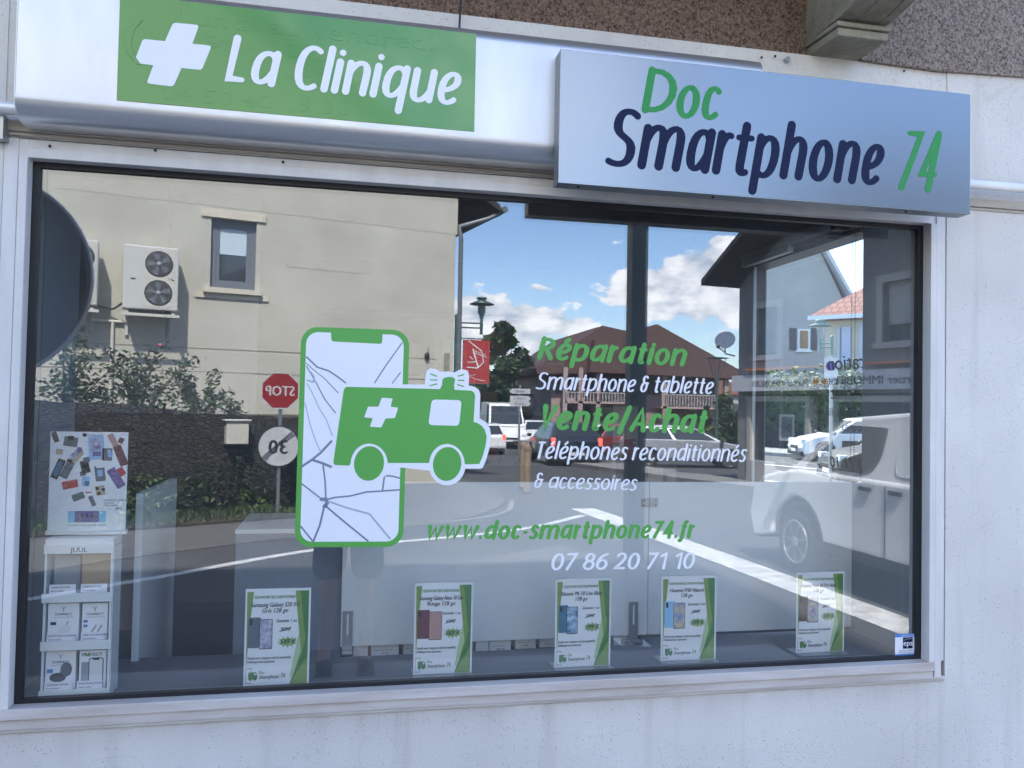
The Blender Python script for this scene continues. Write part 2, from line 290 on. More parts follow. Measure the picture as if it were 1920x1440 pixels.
# street
X['asphalt'] = mat('asphalt', (.085, .086, .088), .9, c2=(.055, .056, .059), vscale=1.3, detail=9, bump=.35, bscale=160)
X['asphalt2'] = mat('asphalt_patch', (.13, .13, .128), .9, var=.25, vscale=2, detail=9, bump=.3, bscale=140)
X['tar'] = mat('tar', (.02, .02, .02), .6)
X['pave'] = mat('pavement_concrete', (.24, .235, .225), .9, var=.2, vscale=2, detail=8, bump=.3, bscale=90)
X['pave2'] = mat('old_pavement', (.135, .132, .125), .9, c2=(.10, .098, .092), vscale=1.6, detail=9, bump=.3, bscale=80)
X['kerb'] = mat('kerb_stone', (.30, .29, .275), .85, var=.2, vscale=6)
X['marking'] = mat('worn_road_paint', (.78, .78, .76), .7, c2=(.38, .38, .37), vscale=7, detail=10)
X['marking_faint'] = mat('faint_road_paint', (.30, .30, .29), .8, c2=(.14, .14, .14), vscale=6, detail=10)
X['beige'] = mat('beige_render', (.61, .585, .495), .9, c2=(.47, .45, .375), vscale=.55, detail=9, bump=.25, bscale=50, stretch=(1, 1, 1.6))
X['beige_patch'] = mat('beige_tint_patch', (.56, .535, .45), .9, c2=(.50, .475, .395), vscale=2, detail=8, bump=.2, bscale=50)
X['beige_trim'] = mat('beige_trim', (.66, .60, .48), .85, var=.08, vscale=4)
X['joint'] = mat('render_joint', (.30, .27, .21), .9)
X['grey_render'] = mat('grey_render', (.27, .26, .25), .9, c2=(.215, .21, .205), vscale=1.1, detail=8, bump=.3, bscale=40)
X['trim_grey'] = mat('light_stone_surround', (.46, .44, .41), .85, var=.08, vscale=3)
X['fascia'] = mat('white_fascia', (.62, .63, .66), .6)
X['soffit'] = mat('dark_timber_soffit', (.05, .045, .042), .8, var=.2, vscale=5)
X['winglass'] = mat('dark_window_glass', (.035, .045, .055), .05, spec=.9)
X['pvc_grey'] = mat('grey_window_frame', (.16, .18, .21), .5)
X['blind_blue'] = mat('pale_blind', (.55, .66, .74), .8)
X['shutter'] = mat('roller_shutter_slats', (.50, .50, .48), .6)
X['pink'] = mat('pink_render', (.40, .29, .27), .9, var=.08, vscale=1)
X['rooftile'] = mat('brown_roof_tiles', (.115, .066, .058), .85, c2=(.085, .048, .042), vscale=2.5, detail=6)
X['redtile'] = tiled('red_clay_tiles', (.32, .15, .115), (.25, .115, .09), 1.0, (0, 0, 0), (.14, .06, .05), .3, .34, .03, vec='Object')
X['cream'] = mat('cream_render', (.62, .56, .44), .9, var=.06, vscale=1)
X['pale_grey'] = mat('pale_grey_render', (.46, .46, .44), .9, c2=(.38, .38, .365), vscale=.5, detail=6)
X['shut_blue'] = mat('pale_blue_shutter', (.50, .54, .68), .7)
X['shut_dark'] = mat('dark_wood_shutter', (.09, .075, .08), .7)
X['wood'] = mat('varnished_wood', (.40, .20, .07), .6, var=.2, vscale=12)
X['bollard'] = mat('weathered_timber', (.30, .225, .15), .8, c2=(.19, .14, .095), vscale=6, stretch=(6, 6, .6))
X['stone'] = stonemat('rubble_stone')
X['leaf'] = leafmat('leaves_green', (.055, .11, .028), (.022, .05, .014))
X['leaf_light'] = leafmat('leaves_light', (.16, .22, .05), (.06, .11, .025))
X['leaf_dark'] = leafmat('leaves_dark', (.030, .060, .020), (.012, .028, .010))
X['grass'] = leafmat('grass_blades', (.085, .115, .035), (.03, .05, .015))
X['soil'] = mat('garden_soil', (.07, .055, .04), .95, var=.3, vscale=6)
X['bark'] = mat('bark', (.10, .08, .06), .95, var=.3, vscale=10)
X['petal'] = mat('rose_petal', (.55, .10, .18), .6)
X['lampgreen'] = mat('green_lamp_paint', (.05, .10, .09), .45)
X['lamppale'] = mat('weathered_green_lamp', (.24, .34, .31), .5)
X['signred'] = mat('sign_red', (.27, .015, .02), .4)
X['banner'] = mat('red_banner_fabric', (.42, .035, .035), .6)
X['signwhite'] = mat('sign_white', (.78, .80, .80), .4)
X['signgrey'] = mat('weathered_sign_white', (.50, .51, .52), .5, var=.15, vscale=5)
X['signblue'] = mat('sign_blue', (.03, .10, .50), .4)
X['signback'] = mat('sign_back_aluminium', (.06, .065, .075), .5, .3)
X['portal'] = mat('dark_green_steel', (.10, .135, .145), .5, var=.1, vscale=6)
X['carwhite'] = mat('white_car_paint', (.80, .80, .80), .3, coat=.6)
X['cardark'] = mat('dark_blue_car_paint', (.012, .018, .035), .25, coat=.8)
X['carsilver'] = mat('silver_car_paint', (.48, .51, .55), .3, .4, coat=.6)
X['carred'] = mat('dark_red_car_paint', (.16, .015, .015), .3, coat=.7)
X['carblack'] = mat('black_car_paint', (.012, .012, .014), .5)
X['tyre'] = mat('tyre_rubber', (.018, .018, .019), .85)
X['rim'] = mat('alloy_rim', (.34, .345, .355), .4, .6)
X['carglass'] = mat('car_glass', (.02, .026, .03), .04, spec=1.0)
X['trim'] = mat('black_trim', (.02, .021, .022), .6)
X['taillight'] = mat('tail_light_red', (.50, .02, .015), .25)
X['brakelit'] = mat('lit_brake_light', (1.0, .12, .08), .3, emit=1.4)
X['headlight'] = mat('headlight_lens', (.75, .78, .80), .1, spec=.9)
X['plate'] = mat('number_plate', (.66, .67, .66), .5)
X['orange'] = mat('orange_stripe', (.62, .20, .06), .6)
X['skin'] = mat('skin', (.42, .25, .18), .55)
X['shirt'] = mat('dark_tshirt', (.03, .035, .05), .85)
X['shorts'] = mat('navy_shorts', (.035, .045, .07), .9)
X['hair'] = mat('brown_hair', (.05, .03, .02), .7)
X['acbody'] = mat('air_conditioner_white', (.60, .60, .56), .5)
X['pipe'] = mat('pale_pipe', (.62, .60, .52), .5)
X['zinc'] = mat('zinc_pipe', (.20, .21, .22), .5, .5)

# ------------------------------------------------------------------ mesh helpers
class MB:
    def __init__(s): s.v = []; s.f = []; s.m = []; s.mats = []; s.sm = []
    def mi(s, m):
        if isinstance(m, str): m = X[m]
        if m not in s.mats: s.mats.append(m)
        return s.mats.index(m)
    def add(s, vs, fs, m, smooth=False):
        k = len(s.v); s.v += [tuple(p) for p in vs]; i = s.mi(m)
        for f in fs: s.f.append(tuple(k+q for q in f)); s.m.append(i); s.sm.append(smooth)
        return s
    def box(s, x0, x1, y0, y1, z0, z1, m, rz=0, o=(0, 0, 0)):
        vs = [(x, y, z) for x in (x0, x1) for y in (y0, y1) for z in (z0, z1)]
        if rz or o != (0, 0, 0):
            c, n = math.cos(rz), math.sin(rz); vs = [(o[0]+x*c-y*n, o[1]+x*n+y*c, o[2]+z) for x, y, z in vs]
        return s.add(vs, [(0, 1, 3, 2), (4, 6, 7, 5), (0, 4, 5, 1), (2, 3, 7, 6), (0, 2, 6, 4), (1, 5, 7, 3)], m)
    def poly(s, pts, m): return s.add(pts, [tuple(range(len(pts)))], m)
    def prism(s, pts, d, m, smooth=False):     # pts: 3D ring, d: extrusion vector
        n = len(pts); d = Vector(d); P = [Vector(p) for p in pts]
        fs = [tuple(range(n)), tuple(range(2*n-1, n-1, -1))]
        s.add(P+[p+d for p in P], fs, m)
        k = len(s.v)-2*n; i = s.mi(m)
        for a in range(n):
            b = (a+1) % n; s.f.append((k+a, k+n+a, k+n+b, k+b)); s.m.append(i); s.sm.append(smooth)
        return s
    def tube(s, pts, rad, m, n=8, cap=True):
        P = [Vector(p) for p in pts]; rs = rad if isinstance(rad, (list, tuple)) else [rad]*len(P)
        vs = []; fs = []; ref = None
        for i, p in enumerate(P):
            t = (P[min(i+1, len(P)-1)]-P[max(i-1, 0)]).normalized()
            a = t.orthogonal().normalized() if ref is None else (ref-t*ref.dot(t)).normalized(); ref = a; b = t.cross(a)
            vs += [p+(a*math.cos(2*math.pi*k/n)+b*math.sin(2*math.pi*k/n))*rs[i] for k in range(n)]
        for i in range(len(P)-1):
            for k in range(n): fs.append((i*n+k, i*n+(k+1) % n, (i+1)*n+(k+1) % n, (i+1)*n+k))
        s.add(vs, fs, m, True)
        if cap:
            s.add(vs[:n][::-1], [tuple(range(n))], m); s.add(vs[-n:], [tuple(range(n))], m)
        return s
    def cyl(s, p0, p1, r, m, n=20): return s.tube([p0, p1], r, m, n)
    def lathe(s, prof, m, o=(0, 0, 0), n=24):  # profile (r, z) round z
        vs = []; fs = []
        for r, z in prof: vs += [(o[0]+r*math.cos(2*math.pi*k/n), o[1]+r*math.sin(2*math.pi*k/n), o[2]+z) for k in range(n)]
        for i in range(len(prof)-1):
            for k in range(n): fs.append((i*n+k, i*n+(k+1) % n, (i+1)*n+(k+1) % n, (i+1)*n+k))
        return s.add(vs, fs, m, True)
    def ell(s, c, r, m, nu=12, nv=8):
        vs = [(c[0], c[1], c[2]-r[2])]
        for j in range(1, nv):
            a = -math.pi/2+math.pi*j/nv
            for k in range(nu): b = 2*math.pi*k/nu; vs.append((c[0]+r[0]*math.cos(a)*math.cos(b), c[1]+r[1]*math.cos(a)*math.sin(b), c[2]+r[2]*math.sin(a)))
        vs.append((c[0], c[1], c[2]+r[2])); fs = []
        for k in range(nu):
            fs.append((0, 1+(k+1) % nu, 1+k)); fs.append((len(vs)-1, 1+(nv-2)*nu+k, 1+(nv-2)*nu+(k+1) % nu))
            for j in range(nv-2): a = 1+j*nu; fs.append((a+k, a+(k+1) % nu, a+nu+(k+1) % nu, a+nu+k))
        return s.add(vs, fs, m, True)
    def build(s, name, parent=None, bevel=0, seg=2, loc=None, rz=0, solid=0):
        me = bpy.data.meshes.new(name); me.from_pydata(s.v, [], s.f)
        for m in s.mats: me.materials.append(m)
        me.polygons.foreach_set('material_index', s.m); me.polygons.foreach_set('use_smooth', s.sm)
        me.update()
        o = bpy.data.objects.new(name, me); col.objects.link(o)
        if parent: o.parent = parent
        if loc: o.location = loc
        if rz: o.rotation_euler.z = rz
        if bevel:
            b = o.modifiers.new('b', 'BEVEL'); b.width = bevel; b.segments = seg; b.limit_method = 'ANGLE'; b.angle_limit = R(40)
        return o

def tag(o, label, cat, group=None, kind=None):
    if label: o['label'] = label
    if cat: o['category'] = cat
    if group: o['group'] = group
    if kind: o['kind'] = kind
    return o
def thing(name, label, cat, loc=(0, 0, 0), rz=0, group=None):
    o = bpy.data.objects.new(name, None); col.objects.link(o); o.empty_display_size = .1
    o.location = loc; o.rotation_euler.z = rz
    return tag(o, label, cat, group)
def struct(o, label=None):
    o['kind'] = 'structure'
    if label: o['label'] = label
    return o
def copytree(o, parent=None):
    c = o.copy(); col.objects.link(c); c.parent = parent
    for ch in [q for q in list(bpy.data.objects) if q.parent == o and q != c]: copytree(ch, c)
    return c

# ---- built-in font text -> geometry
_tc = {}
def tgeo(s):
    if s not in _tc:
        c = bpy.data.curves.new('t', 'FONT'); c.body = s.lstrip('~'); c.size = 1; c.resolution_u = 2
        if s[0:1] == '~': c.extrude = .006; c.bevel_depth = .006; c.bevel_resolution = 1; c.offset = -.006
        o = bpy.data.objects.new('t', c); col.objects.link(o)
        dg = bpy.context.evaluated_depsgraph_get(); me = bpy.data.meshes.new_from_object(o.evaluated_get(dg))
        v = [tuple(p.co) for p in me.vertices]; f = [tuple(p.vertices) for p in me.polygons]
        bpy.data.objects.remove(o); bpy.data.curves.remove(c); bpy.data.meshes.remove(me)
        w = max([p[0] for p in v], default=0); _tc[s] = (v, f, w)
    return _tc[s]
def text(mb, s, o, size, m, ux=(1, 0, 0), uz=(0, 0, 1), align='l', fit=None, shear=0.0, sx=1.0, bold=0):
    v, f, w = tgeo(s); o = Vector(o); ux = Vector(ux); uz = Vector(uz); kx = size*sx
    if fit: kx = fit/max(w, 1e-6)
    off = {'l': 0, 'c': -.5*w*kx, 'r': -w*kx}[align]
    nn = ux.cross(uz)
    for b in ([0] if not bold else [-bold, 0, bold]):
        mb.add([o+ux*(off+x*kx+y*size*shear+b)+uz*(y*size)+nn*(abs(b)*.02 if b > 0 else 0)+nn*(0.00004 if b < 0 else 0) for x, y, _ in v], f, m)
    return w*kx

# ---- rounded humanist stroke lettering
def bz(p, n=9):
    a, b, c, d = p; r = []
    for i in range(1, n+1):
        t = i/n; q = 1-t; r.append((q**3*a[0]+3*q*q*t*b[0]+3*q*t*t*c[0]+t**3*d[0], q**3*a[1]+3*q*q*t*b[1]+3*q*t*t*c[1]+t**3*d[1]))
    return r
def P(*seg):
    r = [seg[0]]
    for s in seg[1:]:
        if len(s) == 2: r.append(s)
        else: r += bz((r[-1], (s[0], s[1]), (s[2], s[3]), (s[4], s[5])))
    return r
def EL(cx, cy, rx, ry, n=28): return [(cx+rx*math.cos(2*math.pi*i/n+1.3), cy+ry*math.sin(2*math.pi*i/n+1.3)) for i in range(n+1)]
bowl_a = P((.37, .40), (.30, .53, .06, .53, .06, .21), (.06, -.04, .26, -.03, .37, .20))
G = {
 'a': (.47, [bowl_a, P((.385, .48), (.375, .02))]),
 'b': (.47, [P((.07, .66), (.07, .03)), P((.07, .33), (.14, .53, .40, .53, .40, .27), (.40, -.03, .20, -.05, .08, .05))]),
 'c': (.38, [P((.34, .44), (.22, .53, .06, .50, .06, .22), (.06, -.03, .24, -.03, .35, .06))]),
 'd': (.47, [bowl_a, P((.385, .66), (.375, .02))]),
 'e': (.42, [P((.09, .20), (.26, .22, .37, .29, .36, .39)), P((.36, .39), (.34, .54, .06, .50, .06, .22), (.06, -.03, .24, -.03, .35, .06))]),
 'f': (.31, [P((.32, .65), (.20, .70, .17, .60, .15, .45), (.13, .0), (.12, -.15, .05, -.18, -.02, -.15)), P((.05, .46), (.28, .46))]),
 'h': (.46, [P((.07, .66), (.07, .02)), P((.07, .30), (.14, .54, .39, .56, .385, .32), (.375, .02))]),
 'i': (.17, [P((.075, .47), (.07, .02)), P((.085, .62), (.086, .622))]),
 'l': (.175, [P((.085, .66), (.075, .02))]),
 'm': (.74, [P((.07, .47), (.07, .02)), P((.07, .30), (.13, .54, .345, .56, .34, .32), (.335, .02)), P((.34, .30), (.40, .54, .62, .56, .61, .32), (.605, .02))]),
 'n': (.46, [P((.07, .47), (.07, .02)), P((.07, .30), (.14, .54, .39, .56, .385, .32), (.375, .02))]),
 'o': (.46, [EL(.23, .24, .17, .235)]),
 'p': (.47, [P((.07, .47), (.07, -.20)), P((.07, .33), (.14, .53, .40, .53, .40, .27), (.40, -.03, .20, -.05, .08, .05))]),
 'q': (.47, [bowl_a, P((.385, .48), (.37, -.20))]),
 'r': (.30, [P((.07, .47), (.07, .02)), P((.07, .28), (.11, .42, .19, .49, .27, .46))]),
 's': (.36, [P((.30, .45), (.20, .51, .06, .50, .07, .37), (.08, .25, .30, .26, .30, .13), (.30, -.03, .10, -.01, .03, .03))]),
 't': (.32, [P((.13, .60), (.12, .12), (.12, -.02, .20, .0, .26, .02)), P((.00, .45), (.28, .45))]),
 'u': (.46, [P((.07, .47), (.07, .17), (.06, -.07, .28, -.05, .375, .17)), P((.385, .47), (.38, .02))]),
 'w': (.60, [P((.04, .47), (.14, .02), (.29, .44), (.42, .02), (.56, .47))]),
 'V': (.44, [P((.03, .64), (.17, .02), (.41, .64))]),
 'A': (.50, [P((.02, .02), (.24, .64), (.43, .02)), P((.10, .20), (.37, .20))]),
 'R': (.46, [P((.08, .64), (.08, .02)), P((.08, .63), (.46, .68, .46, .30, .10, .31)), P((.21, .31), (.40, .02))]),
 'S': (.52, [P((.41, .61), (.28, .69, .07, .68, .08, .49), (.09, .32, .40, .36, .40, .17), (.40, -.03, .14, .0, .02, .04))]),
 'T': (.42, [P((.01, .63), (.43, .63)), P((.22, .63), (.22, .02))]),
 'D': (.56, [P((.08, .63), (.08, .03)), P((.08, .63), (.60, .68, .58, -.04, .08, .03))]),
 'C': (.46, [P((.44, .60), (.26, .71, .06, .62, .06, .32), (.06, -.02, .30, -.04, .44, .05))]),
 'L': (.38, [P((.09, .66), (.08, .03), (.35, .03))]),
 '0': (.45, [EL(.225, .32, .155, .31)]),
 '1': (.34, [P((.06, .52), (.21, .63), (.21, .02))]),
 '2': (.44, [P((.06, .55), (.13, .68, .38, .68, .36, .46), (.34, .30, .12, .14, .05, .03), (.40, .03))]),
 '4': (.45, [P((.30, .65), (.05, .18), (.42, .18)), P((.31, .62), (.31, .01))]),
 '6': (.44, [P((.35, .62), (.17, .60, .06, .40, .06, .20)), EL(.215, .19, .155, .18)]),
 '7': (.42, [P((.05, .63), (.38, .63), (.13, .01))]),
 '8': (.44, [EL(.22, .48, .125, .15), EL(.22, .17, .155, .165)]),
 '&': (.44, [P((.31, .60), (.24, .69, .06, .67, .07, .52), (.08, .39, .18, .36, .44, .36)), P((.13, .36), (-.03, .30, -.01, .01, .18, .01), (.36, .01, .37, .18, .35, .36))]),
 '.': (.17, [P((.07, .03), (.071, .031))]), '-': (.26, [P((.05, .23), (.20, .23))]), '/': (.30, [P((.0, -.06), (.27, .68))]), ' ': (.20, []),
}
G['é'] = (.42, G['e'][1]+[P((.20, .57), (.29, .66))])
def stroke(mb, pts, w, m, o, ux, uz, depth, rnd=True, con=.36):
    """ribbon with round ends lying in the plane (o, ux, uz)"""
    q = [pts[0]]
    for p in pts[1:]:
        if math.hypot(p[0]-q[-1][0], p[1]-q[-1][1]) > 1e-7: q.append(p)
    nrm = ux.cross(uz).normalized()
    tp = lambda x, y, k=0: o+ux*x+uz*y+nrm*(depth+k)
    n = len(q)
    if n < 2: return
    ls = []; rs = []
    ds = [((q[i+1][0]-q[i][0]), (q[i+1][1]-q[i][1])) for i in range(n-1)]
    ds = [(a/math.hypot(a, b), b/math.hypot(a, b)) for a, b in ds]
    hw = lambda d: .5*w*(1-con*abs(d[0])**1.5)
    for i in range(n):
        d0 = ds[max(i-1, 0)]; d1 = ds[min(i, n-2)]
        tx, ty = d0[0]+d1[0], d0[1]+d1[1]; l = math.hypot(tx, ty) or 1; tx /= l; ty /= l
        h = hw((tx, ty)); cs = max(.55, d0[0]*tx+d0[1]*ty); h /= cs
        ls.append((q[i][0]-ty*h, q[i][1]+tx*h)); rs.append((q[i][0]+ty*h, q[i][1]-tx*h))
    mb.add([tp(*a) for a in ls]+[tp(*a) for a in rs], [(i, n+i, n+i+1, i+1) for i in range(n-1)], m)
    if rnd:
        for (c, d) in ((q[0], (-ds[0][0], -ds[0][1])), (q[-1], ds[-1])):
            h = hw(d); a0 = math.atan2(d[1], d[0])-math.pi/2
            mb.add([tp(c[0]+h*math.cos(a0+math.pi*k/8), c[1]+h*math.sin(a0+math.pi*k/8), .00003) for k in range(9)], [tuple(range(9))], m)
def lettering(mb, s, x0, x1, z0, cap, w, m, y, shear=.20, rise=0.0, con=.36, gap=None):
    """text from x0 to x1 on a wall plane y; cap = height of a capital; every letter keeps an even gap to the next"""
    k = cap/.66; gap = .045 if gap is None else gap
    tot = sum(G[c][0] for c in s); sx = ((x1-x0)/k+gap)/tot; cx = 0; i = 0; wv = w*(1 if sx > .9 else .93)
    for c in s:
        adv = G[c][0]*sx; xs = [p[0] for st in G[c][1] for p in st]
        if xs:
            a, b = min(xs), max(xs); tgt = adv-wv-gap; kk = min(1.35, max(.62 if c in 'tfr' else .45, tgt/(b-a))) if b-a > .02 else 1
            x_ = cx+(adv-gap)/2-kk*(a+b)/2
            for st in G[c][1]:
                pts = [((x_+p[0]*kk+p[1]*shear)*k, p[1]*k+rise*(x_+p[0]*kk)*k/(x1-x0)) for p in st]
                stroke(mb, pts, wv*k, m, Vector((x0, y, z0)), Vector((1, 0, 0)), Vector((0, 0, 1)), .00007*(i % 3), con=con); i += 1
        cx += adv
def px_lettering(mb, s, a, b, top, w, m, y, **kw):
    A = aty(*a, y); B = aty(*b, y); T = aty(*top, y)
    lettering(mb, s, A.x, B.x, A.z, T.z-A.z, w, m, y, rise=B.z-A.z, **kw)

# ================================================================== ground and streets
def flat(name, pts, z, m, d=None):
    mb = MB(); mb.poly([(p[0], p[1], z) for p in pts], m)
    return mb.build(name)
def zg(Y): return -.12-.64*max(0, min(1, (Y-12)/24.0))       # the main road falls away gently
g = MB(); ys = [(-900, -.764), (-36+.08, -.764), (-12+.08, -.124), (700, -.124)]
g.add([(x, y, z) for y, z in ys for x in (-600, 900)], [(2*i, 2*i+1, 2*i+3, 2*i+2) for i in range(3)], 'asphalt'); struct(g.build('road'))
m_ = MB(); m_.box(-9, 3.5, -2.55, 0, -.12, 0.0, 'pave'); m_.box(-9, 3.65, -2.70, -2.552, -.12, -.004, 'kerb'); m_.box(3.502, 3.65, -2.55, 9, -.12, -.004, 'kerb'); m_.box(3.26, 3.5, .002, 9, -.12, 0, 'pave'); struct(m_.build('pavement'))
def cat(p, n=6):
    out = []
    for i in range(len(p)-1):
        a = p[max(i-1, 0)]; b = p[i]; c = p[i+1]; d = p[min(i+2, len(p)-1)]
        for k in range(n):
            t = k/n; out.append(tuple(.5*(2*b[j]+(c[j]-a[j])*t+(2*a[j]-5*b[j]+4*c[j]-d[j])*t*t+(3*b[j]-a[j]-3*c[j]+d[j])*t**3) for j in (0, 1)))
    return out+[p[-1]]
# far pavement in front of the stone wall and grey house pavement
def Mp(pts): return [tuple(Mi(x, Y))[:2] for x, Y in pts]
fp = MB(); pts = Mp(cat([(-14, 1.0), (-6, 3.4), (-3.2, 5.2), (-1.5, 6.9), (.3, 8.2), (2.2, 9.3), (3.3, 11.0), (3.7, 13.0), (3.4, 16)])+[(-2, 13), (-14, 8)])
fp.prism([(x, y, -.122) for x, y in pts][::-1], (0, 0, .008), 'pave2'); struct(fp.build('far_pavement'))
vp = MB(); pts = Mp([(-14, 3.4), (-2.9, 8.3), (-.9, 9.3), (1.2, 10.4), (1.0, 11.2), (-2, 9.9), (-14, 4.9)])
vp.prism([(x, y, -.108) for x, y in pts], (0, 0, .03), 'soil'); struct(vp.build('verge'))
gp = MB(); L_ = [(10.35, 6.0), (9.55, 12.0), (8.8, 16.5), (8.2, 24)]; R_ = [(11.4, 6.0), (10.6, 12.0), (10.2, 16.5), (10.0, 24)]
for a, b, c, d in zip(L_, L_[1:], R_[1:], R_): gp.prism([(*Mi(*q)[:2], zg(q[1])+.0) for q in (a, b, c, d)][::-1], (0, 0, .12), 'pave')
struct(gp.build('right_pavement'))
# road paint: lines seen in the glass
def strip(name, pl, w, z, m):
    mb = MB()
    for i in range(len(pl)-1):
        a = Vector((*pl[i], 0)); b = Vector((*pl[i+1], 0)); d = (b-a).normalized(); n = Vector((-d.y, d.x, 0))*w/2
        mb.poly([(*(a+n)[:2], z), (*(b+n)[:2], z), (*(b-n)[:2], z), (*(a-n)[:2], z)], m)
    return struct(mb.build(name))
strip('road_marking', Mp([(4.68, 10.7), (4.9, 8.0), (5.05, 6.0), (5.2, 3.2), (5.3, 0.0)]), .42, -.119, 'marking')
strip('road_marking', cat(Mp([(-6, 2.8), (-2.6, 4.6), (-1.09, 5.79), (.46, 7.25), (2.0, 7.95), (3.3, 8.7), (4.45, 9.9)])), .13, -.1185, 'marking')
strip('road_marking', cat(Mp([(.4, 8.3), (1.9, 9.1), (3.2, 10.2), (3.7, 11.9)])), .09, -.1185, 'marking_faint')
strip('road_marking', Mp([(8.5, 11.95), (9.9, 8.6), (10.3, 6)]), .10, -.1185, 'marking')


for nm, pl in (('asphalt_patch', [(6.6, 4.0), (9.2, 3.4), (9.6, 6.2), (7.0, 7.4)]), ('asphalt_patch', [(1.6, 5.3), (3.6, 6.6), (3.4, 7.3), (1.3, 6.0)])):
    mb = MB(); mb.poly([(x, y, -.1215) for x, y in Mp(pl)][::-1], 'asphalt2'); struct(mb.build(nm))
strip('tar_seam', cat(Mp([(-3, 3.4), (0, 4.6), (2.6, 5.4), (4.4, 5.9)])), .03, -.1195, 'tar'); strip('tar_seam', cat(Mp([(3.9, 3.0), (4.1, 5.8), (4.0, 8.5), (4.3, 11.8)])), .025, -.1193, 'tar')

# ================================================================== the shop
shop = thing('shop_building', 'white rendered shop building with rough brown plaster above the big display window', 'building')
WX, WZ0, WZ1 = 2.6, .80, 2.1776
FT = .048
mb = MB()
# white render, in pieces round the opening
mb.box(-9, -.057, -.0, .30, -.02, 2.668, 'render'); mb.box(2.662, 2.72, -.0, .30, -.02, 2.68, 'render')
mb.box(-.057, 2.662, .0, .30, -.02, .752, 'render'); mb.box(-.057, 2.662, .003, .30, 2.229, 2.674, 'render')
mb.build('wall', shop)
mb = MB(); mb.box(2.72, 3.25, .0, .12, -.02, 2.69, 'render')   # low wall / side wing right of the window front
mb.build('wall', shop)
mb = MB(); mb.prism([(-9, .02, 2.640), (1.2, .02, 2.652), (2.345, .02, 2.680), (2.345, .02, 5.9), (-9, .02, 5.9)], (0, .3, 0), 'roughcast'); mb.build('upper_wall', shop)
mb = MB(); mb.prism([(2.345, -.012, 2.672), (2.62, -.012, 2.666), (3.2, -.012, 2.690), (3.25, -.012, 2.69), (3.25, -.012, 5.9), (2.345, -.012, 5.9)], (0, .3, 0), 'roughcast2')
mb.build('upper_wall', shop)['label'] = 'grey rough plaster right of the stone bracket'
mb = MB()
mb.box(-.2, 3.2, -.006, .0, 2.231, 2.240, 'ledge'); mb.box(-.2, 3.2, -.012, .0, 2.241, 2.268, 'ledge')
pass
mb.build('ledge', shop, bevel=.003)
mb = MB()   # roof and hidden walls keep the sun off the pavement
mb.box(-9.4, 3.6, -.7, 9.3, 7.35, 7.6, 'rooftile'); mb.build('roof', shop)
mb = MB(); mb.box(-9, -8.8, .32, 9, 0, 7.35, 'render'); mb.box(-8.8, 3.25, 8.8, 9, 0, 7.35, 'render'); mb.box(-9, 3.25, .05, .3, 5.9, 7.35, 'roughcast2')
mb.box(3.05, 3.25, .32, 8.8, 2.95, 7.35, 'render'); mb.box(2.72, 3.05, .32, 8.8, 2.95, 3.1, 'render'); mb.build('wall', shop)
# side wall (plane x=2.6) with its window y .34-1.19, z .9-2.24
mb = MB()
mb.box(2.602, 2.66, .06, .338, 0, 2.9, 'sidewall'); mb.box(2.602, 2.70, 1.192, 4.6, 0, 2.9, 'sidewall'); mb.box(2.602, 2.70, .338, 1.192, 2.242, 2.9, 'sidewall'); mb.box(2.602, 2.70, .338, 1.192, 0, .86, 'sidewall')
mb.box(2.603, 2.64, .3385, .395, .8605, 1.318, 'sidewall'); mb.build('side_wall', shop)
mb = MB()
for y0, y1 in ((1.165, 1.19),): mb.box(2.60, 2.68, y0, y1, .86, 2.24, 'black')
mb.box(2.585, 2.60, 1.10, 1.165, .86, 2.238, 'steel'); mb.box(2.59, 2.68, .34, 1.165, 2.222, 2.24, 'black')
sw = mb.build('side_window_frame', shop)
mb = MB(); mb.poly([(2.66, .338, .86), (2.66, 1.19, .86), (2.66, 1.19, 2.24), (2.66, .338, 2.24)], 'glass2'); mb.build('side_window_glass', shop)
# room
mb = MB()
mb.box(-1.6, 2.6, 4.4, 4.5, 0, 2.9, 'room'); mb.box(-1.7, -1.6, .3, 4.5, 0, 2.9, 'room')
mb.build('room_wall', shop)
mb = MB(); mb.box(-1.7, 2.6, .302, 4.5, 2.75, 2.85, 'room'); mb.build('ceiling', shop)
mb = MB(); mb.box(-1.7, 2.6, .302, 4.5, -.03, 0.0, 'carpet'); mb.build('floor', shop)
# window frame
fr = MB()
fr.box(0, WX, 0, .030, WZ1, WZ1+FT, 'frame'); fr.box(.0, WX, -.006, 0, WZ1, WZ1+.026, 'frame')
fr.box(-.055, 0, 0, .030, WZ0-.0, WZ1+FT, 'frame'); fr.box(-.020, 0, -.007, 0, WZ0, WZ1-.0, 'frame'); fr.box(-.055, -.022, -.004, 0, WZ0, WZ1+FT, 'frame')
fr.box(WX, WX+.058, 0, .030, WZ0-.0, WZ1+FT, 'frame'); fr.box(WX, WX+.020, -.007, 0, WZ0, WZ1-.0, 'frame'); fr.box(WX+.022, WX+.046, -.004, 0, WZ0-.05, WZ1+FT, 'frame')
wf = fr.build('window_frame', shop, bevel=.0015)
fr = MB(); fr.box(-.055, WX+.020, -.002, .030, WZ0-.054, WZ0-.028, 'frame_low'); fr.box(-.055, WX+.020, -.010, .030, WZ0-.027, WZ0, 'frame_low'); fr.box(-.055, WX+.058, -.004, .03, WZ0-.062, WZ0-.055, 'ledge')
fr.build('window_sill', shop, bevel=.002)['label'] = 'stained bottom rail of the display window'
gk = MB()
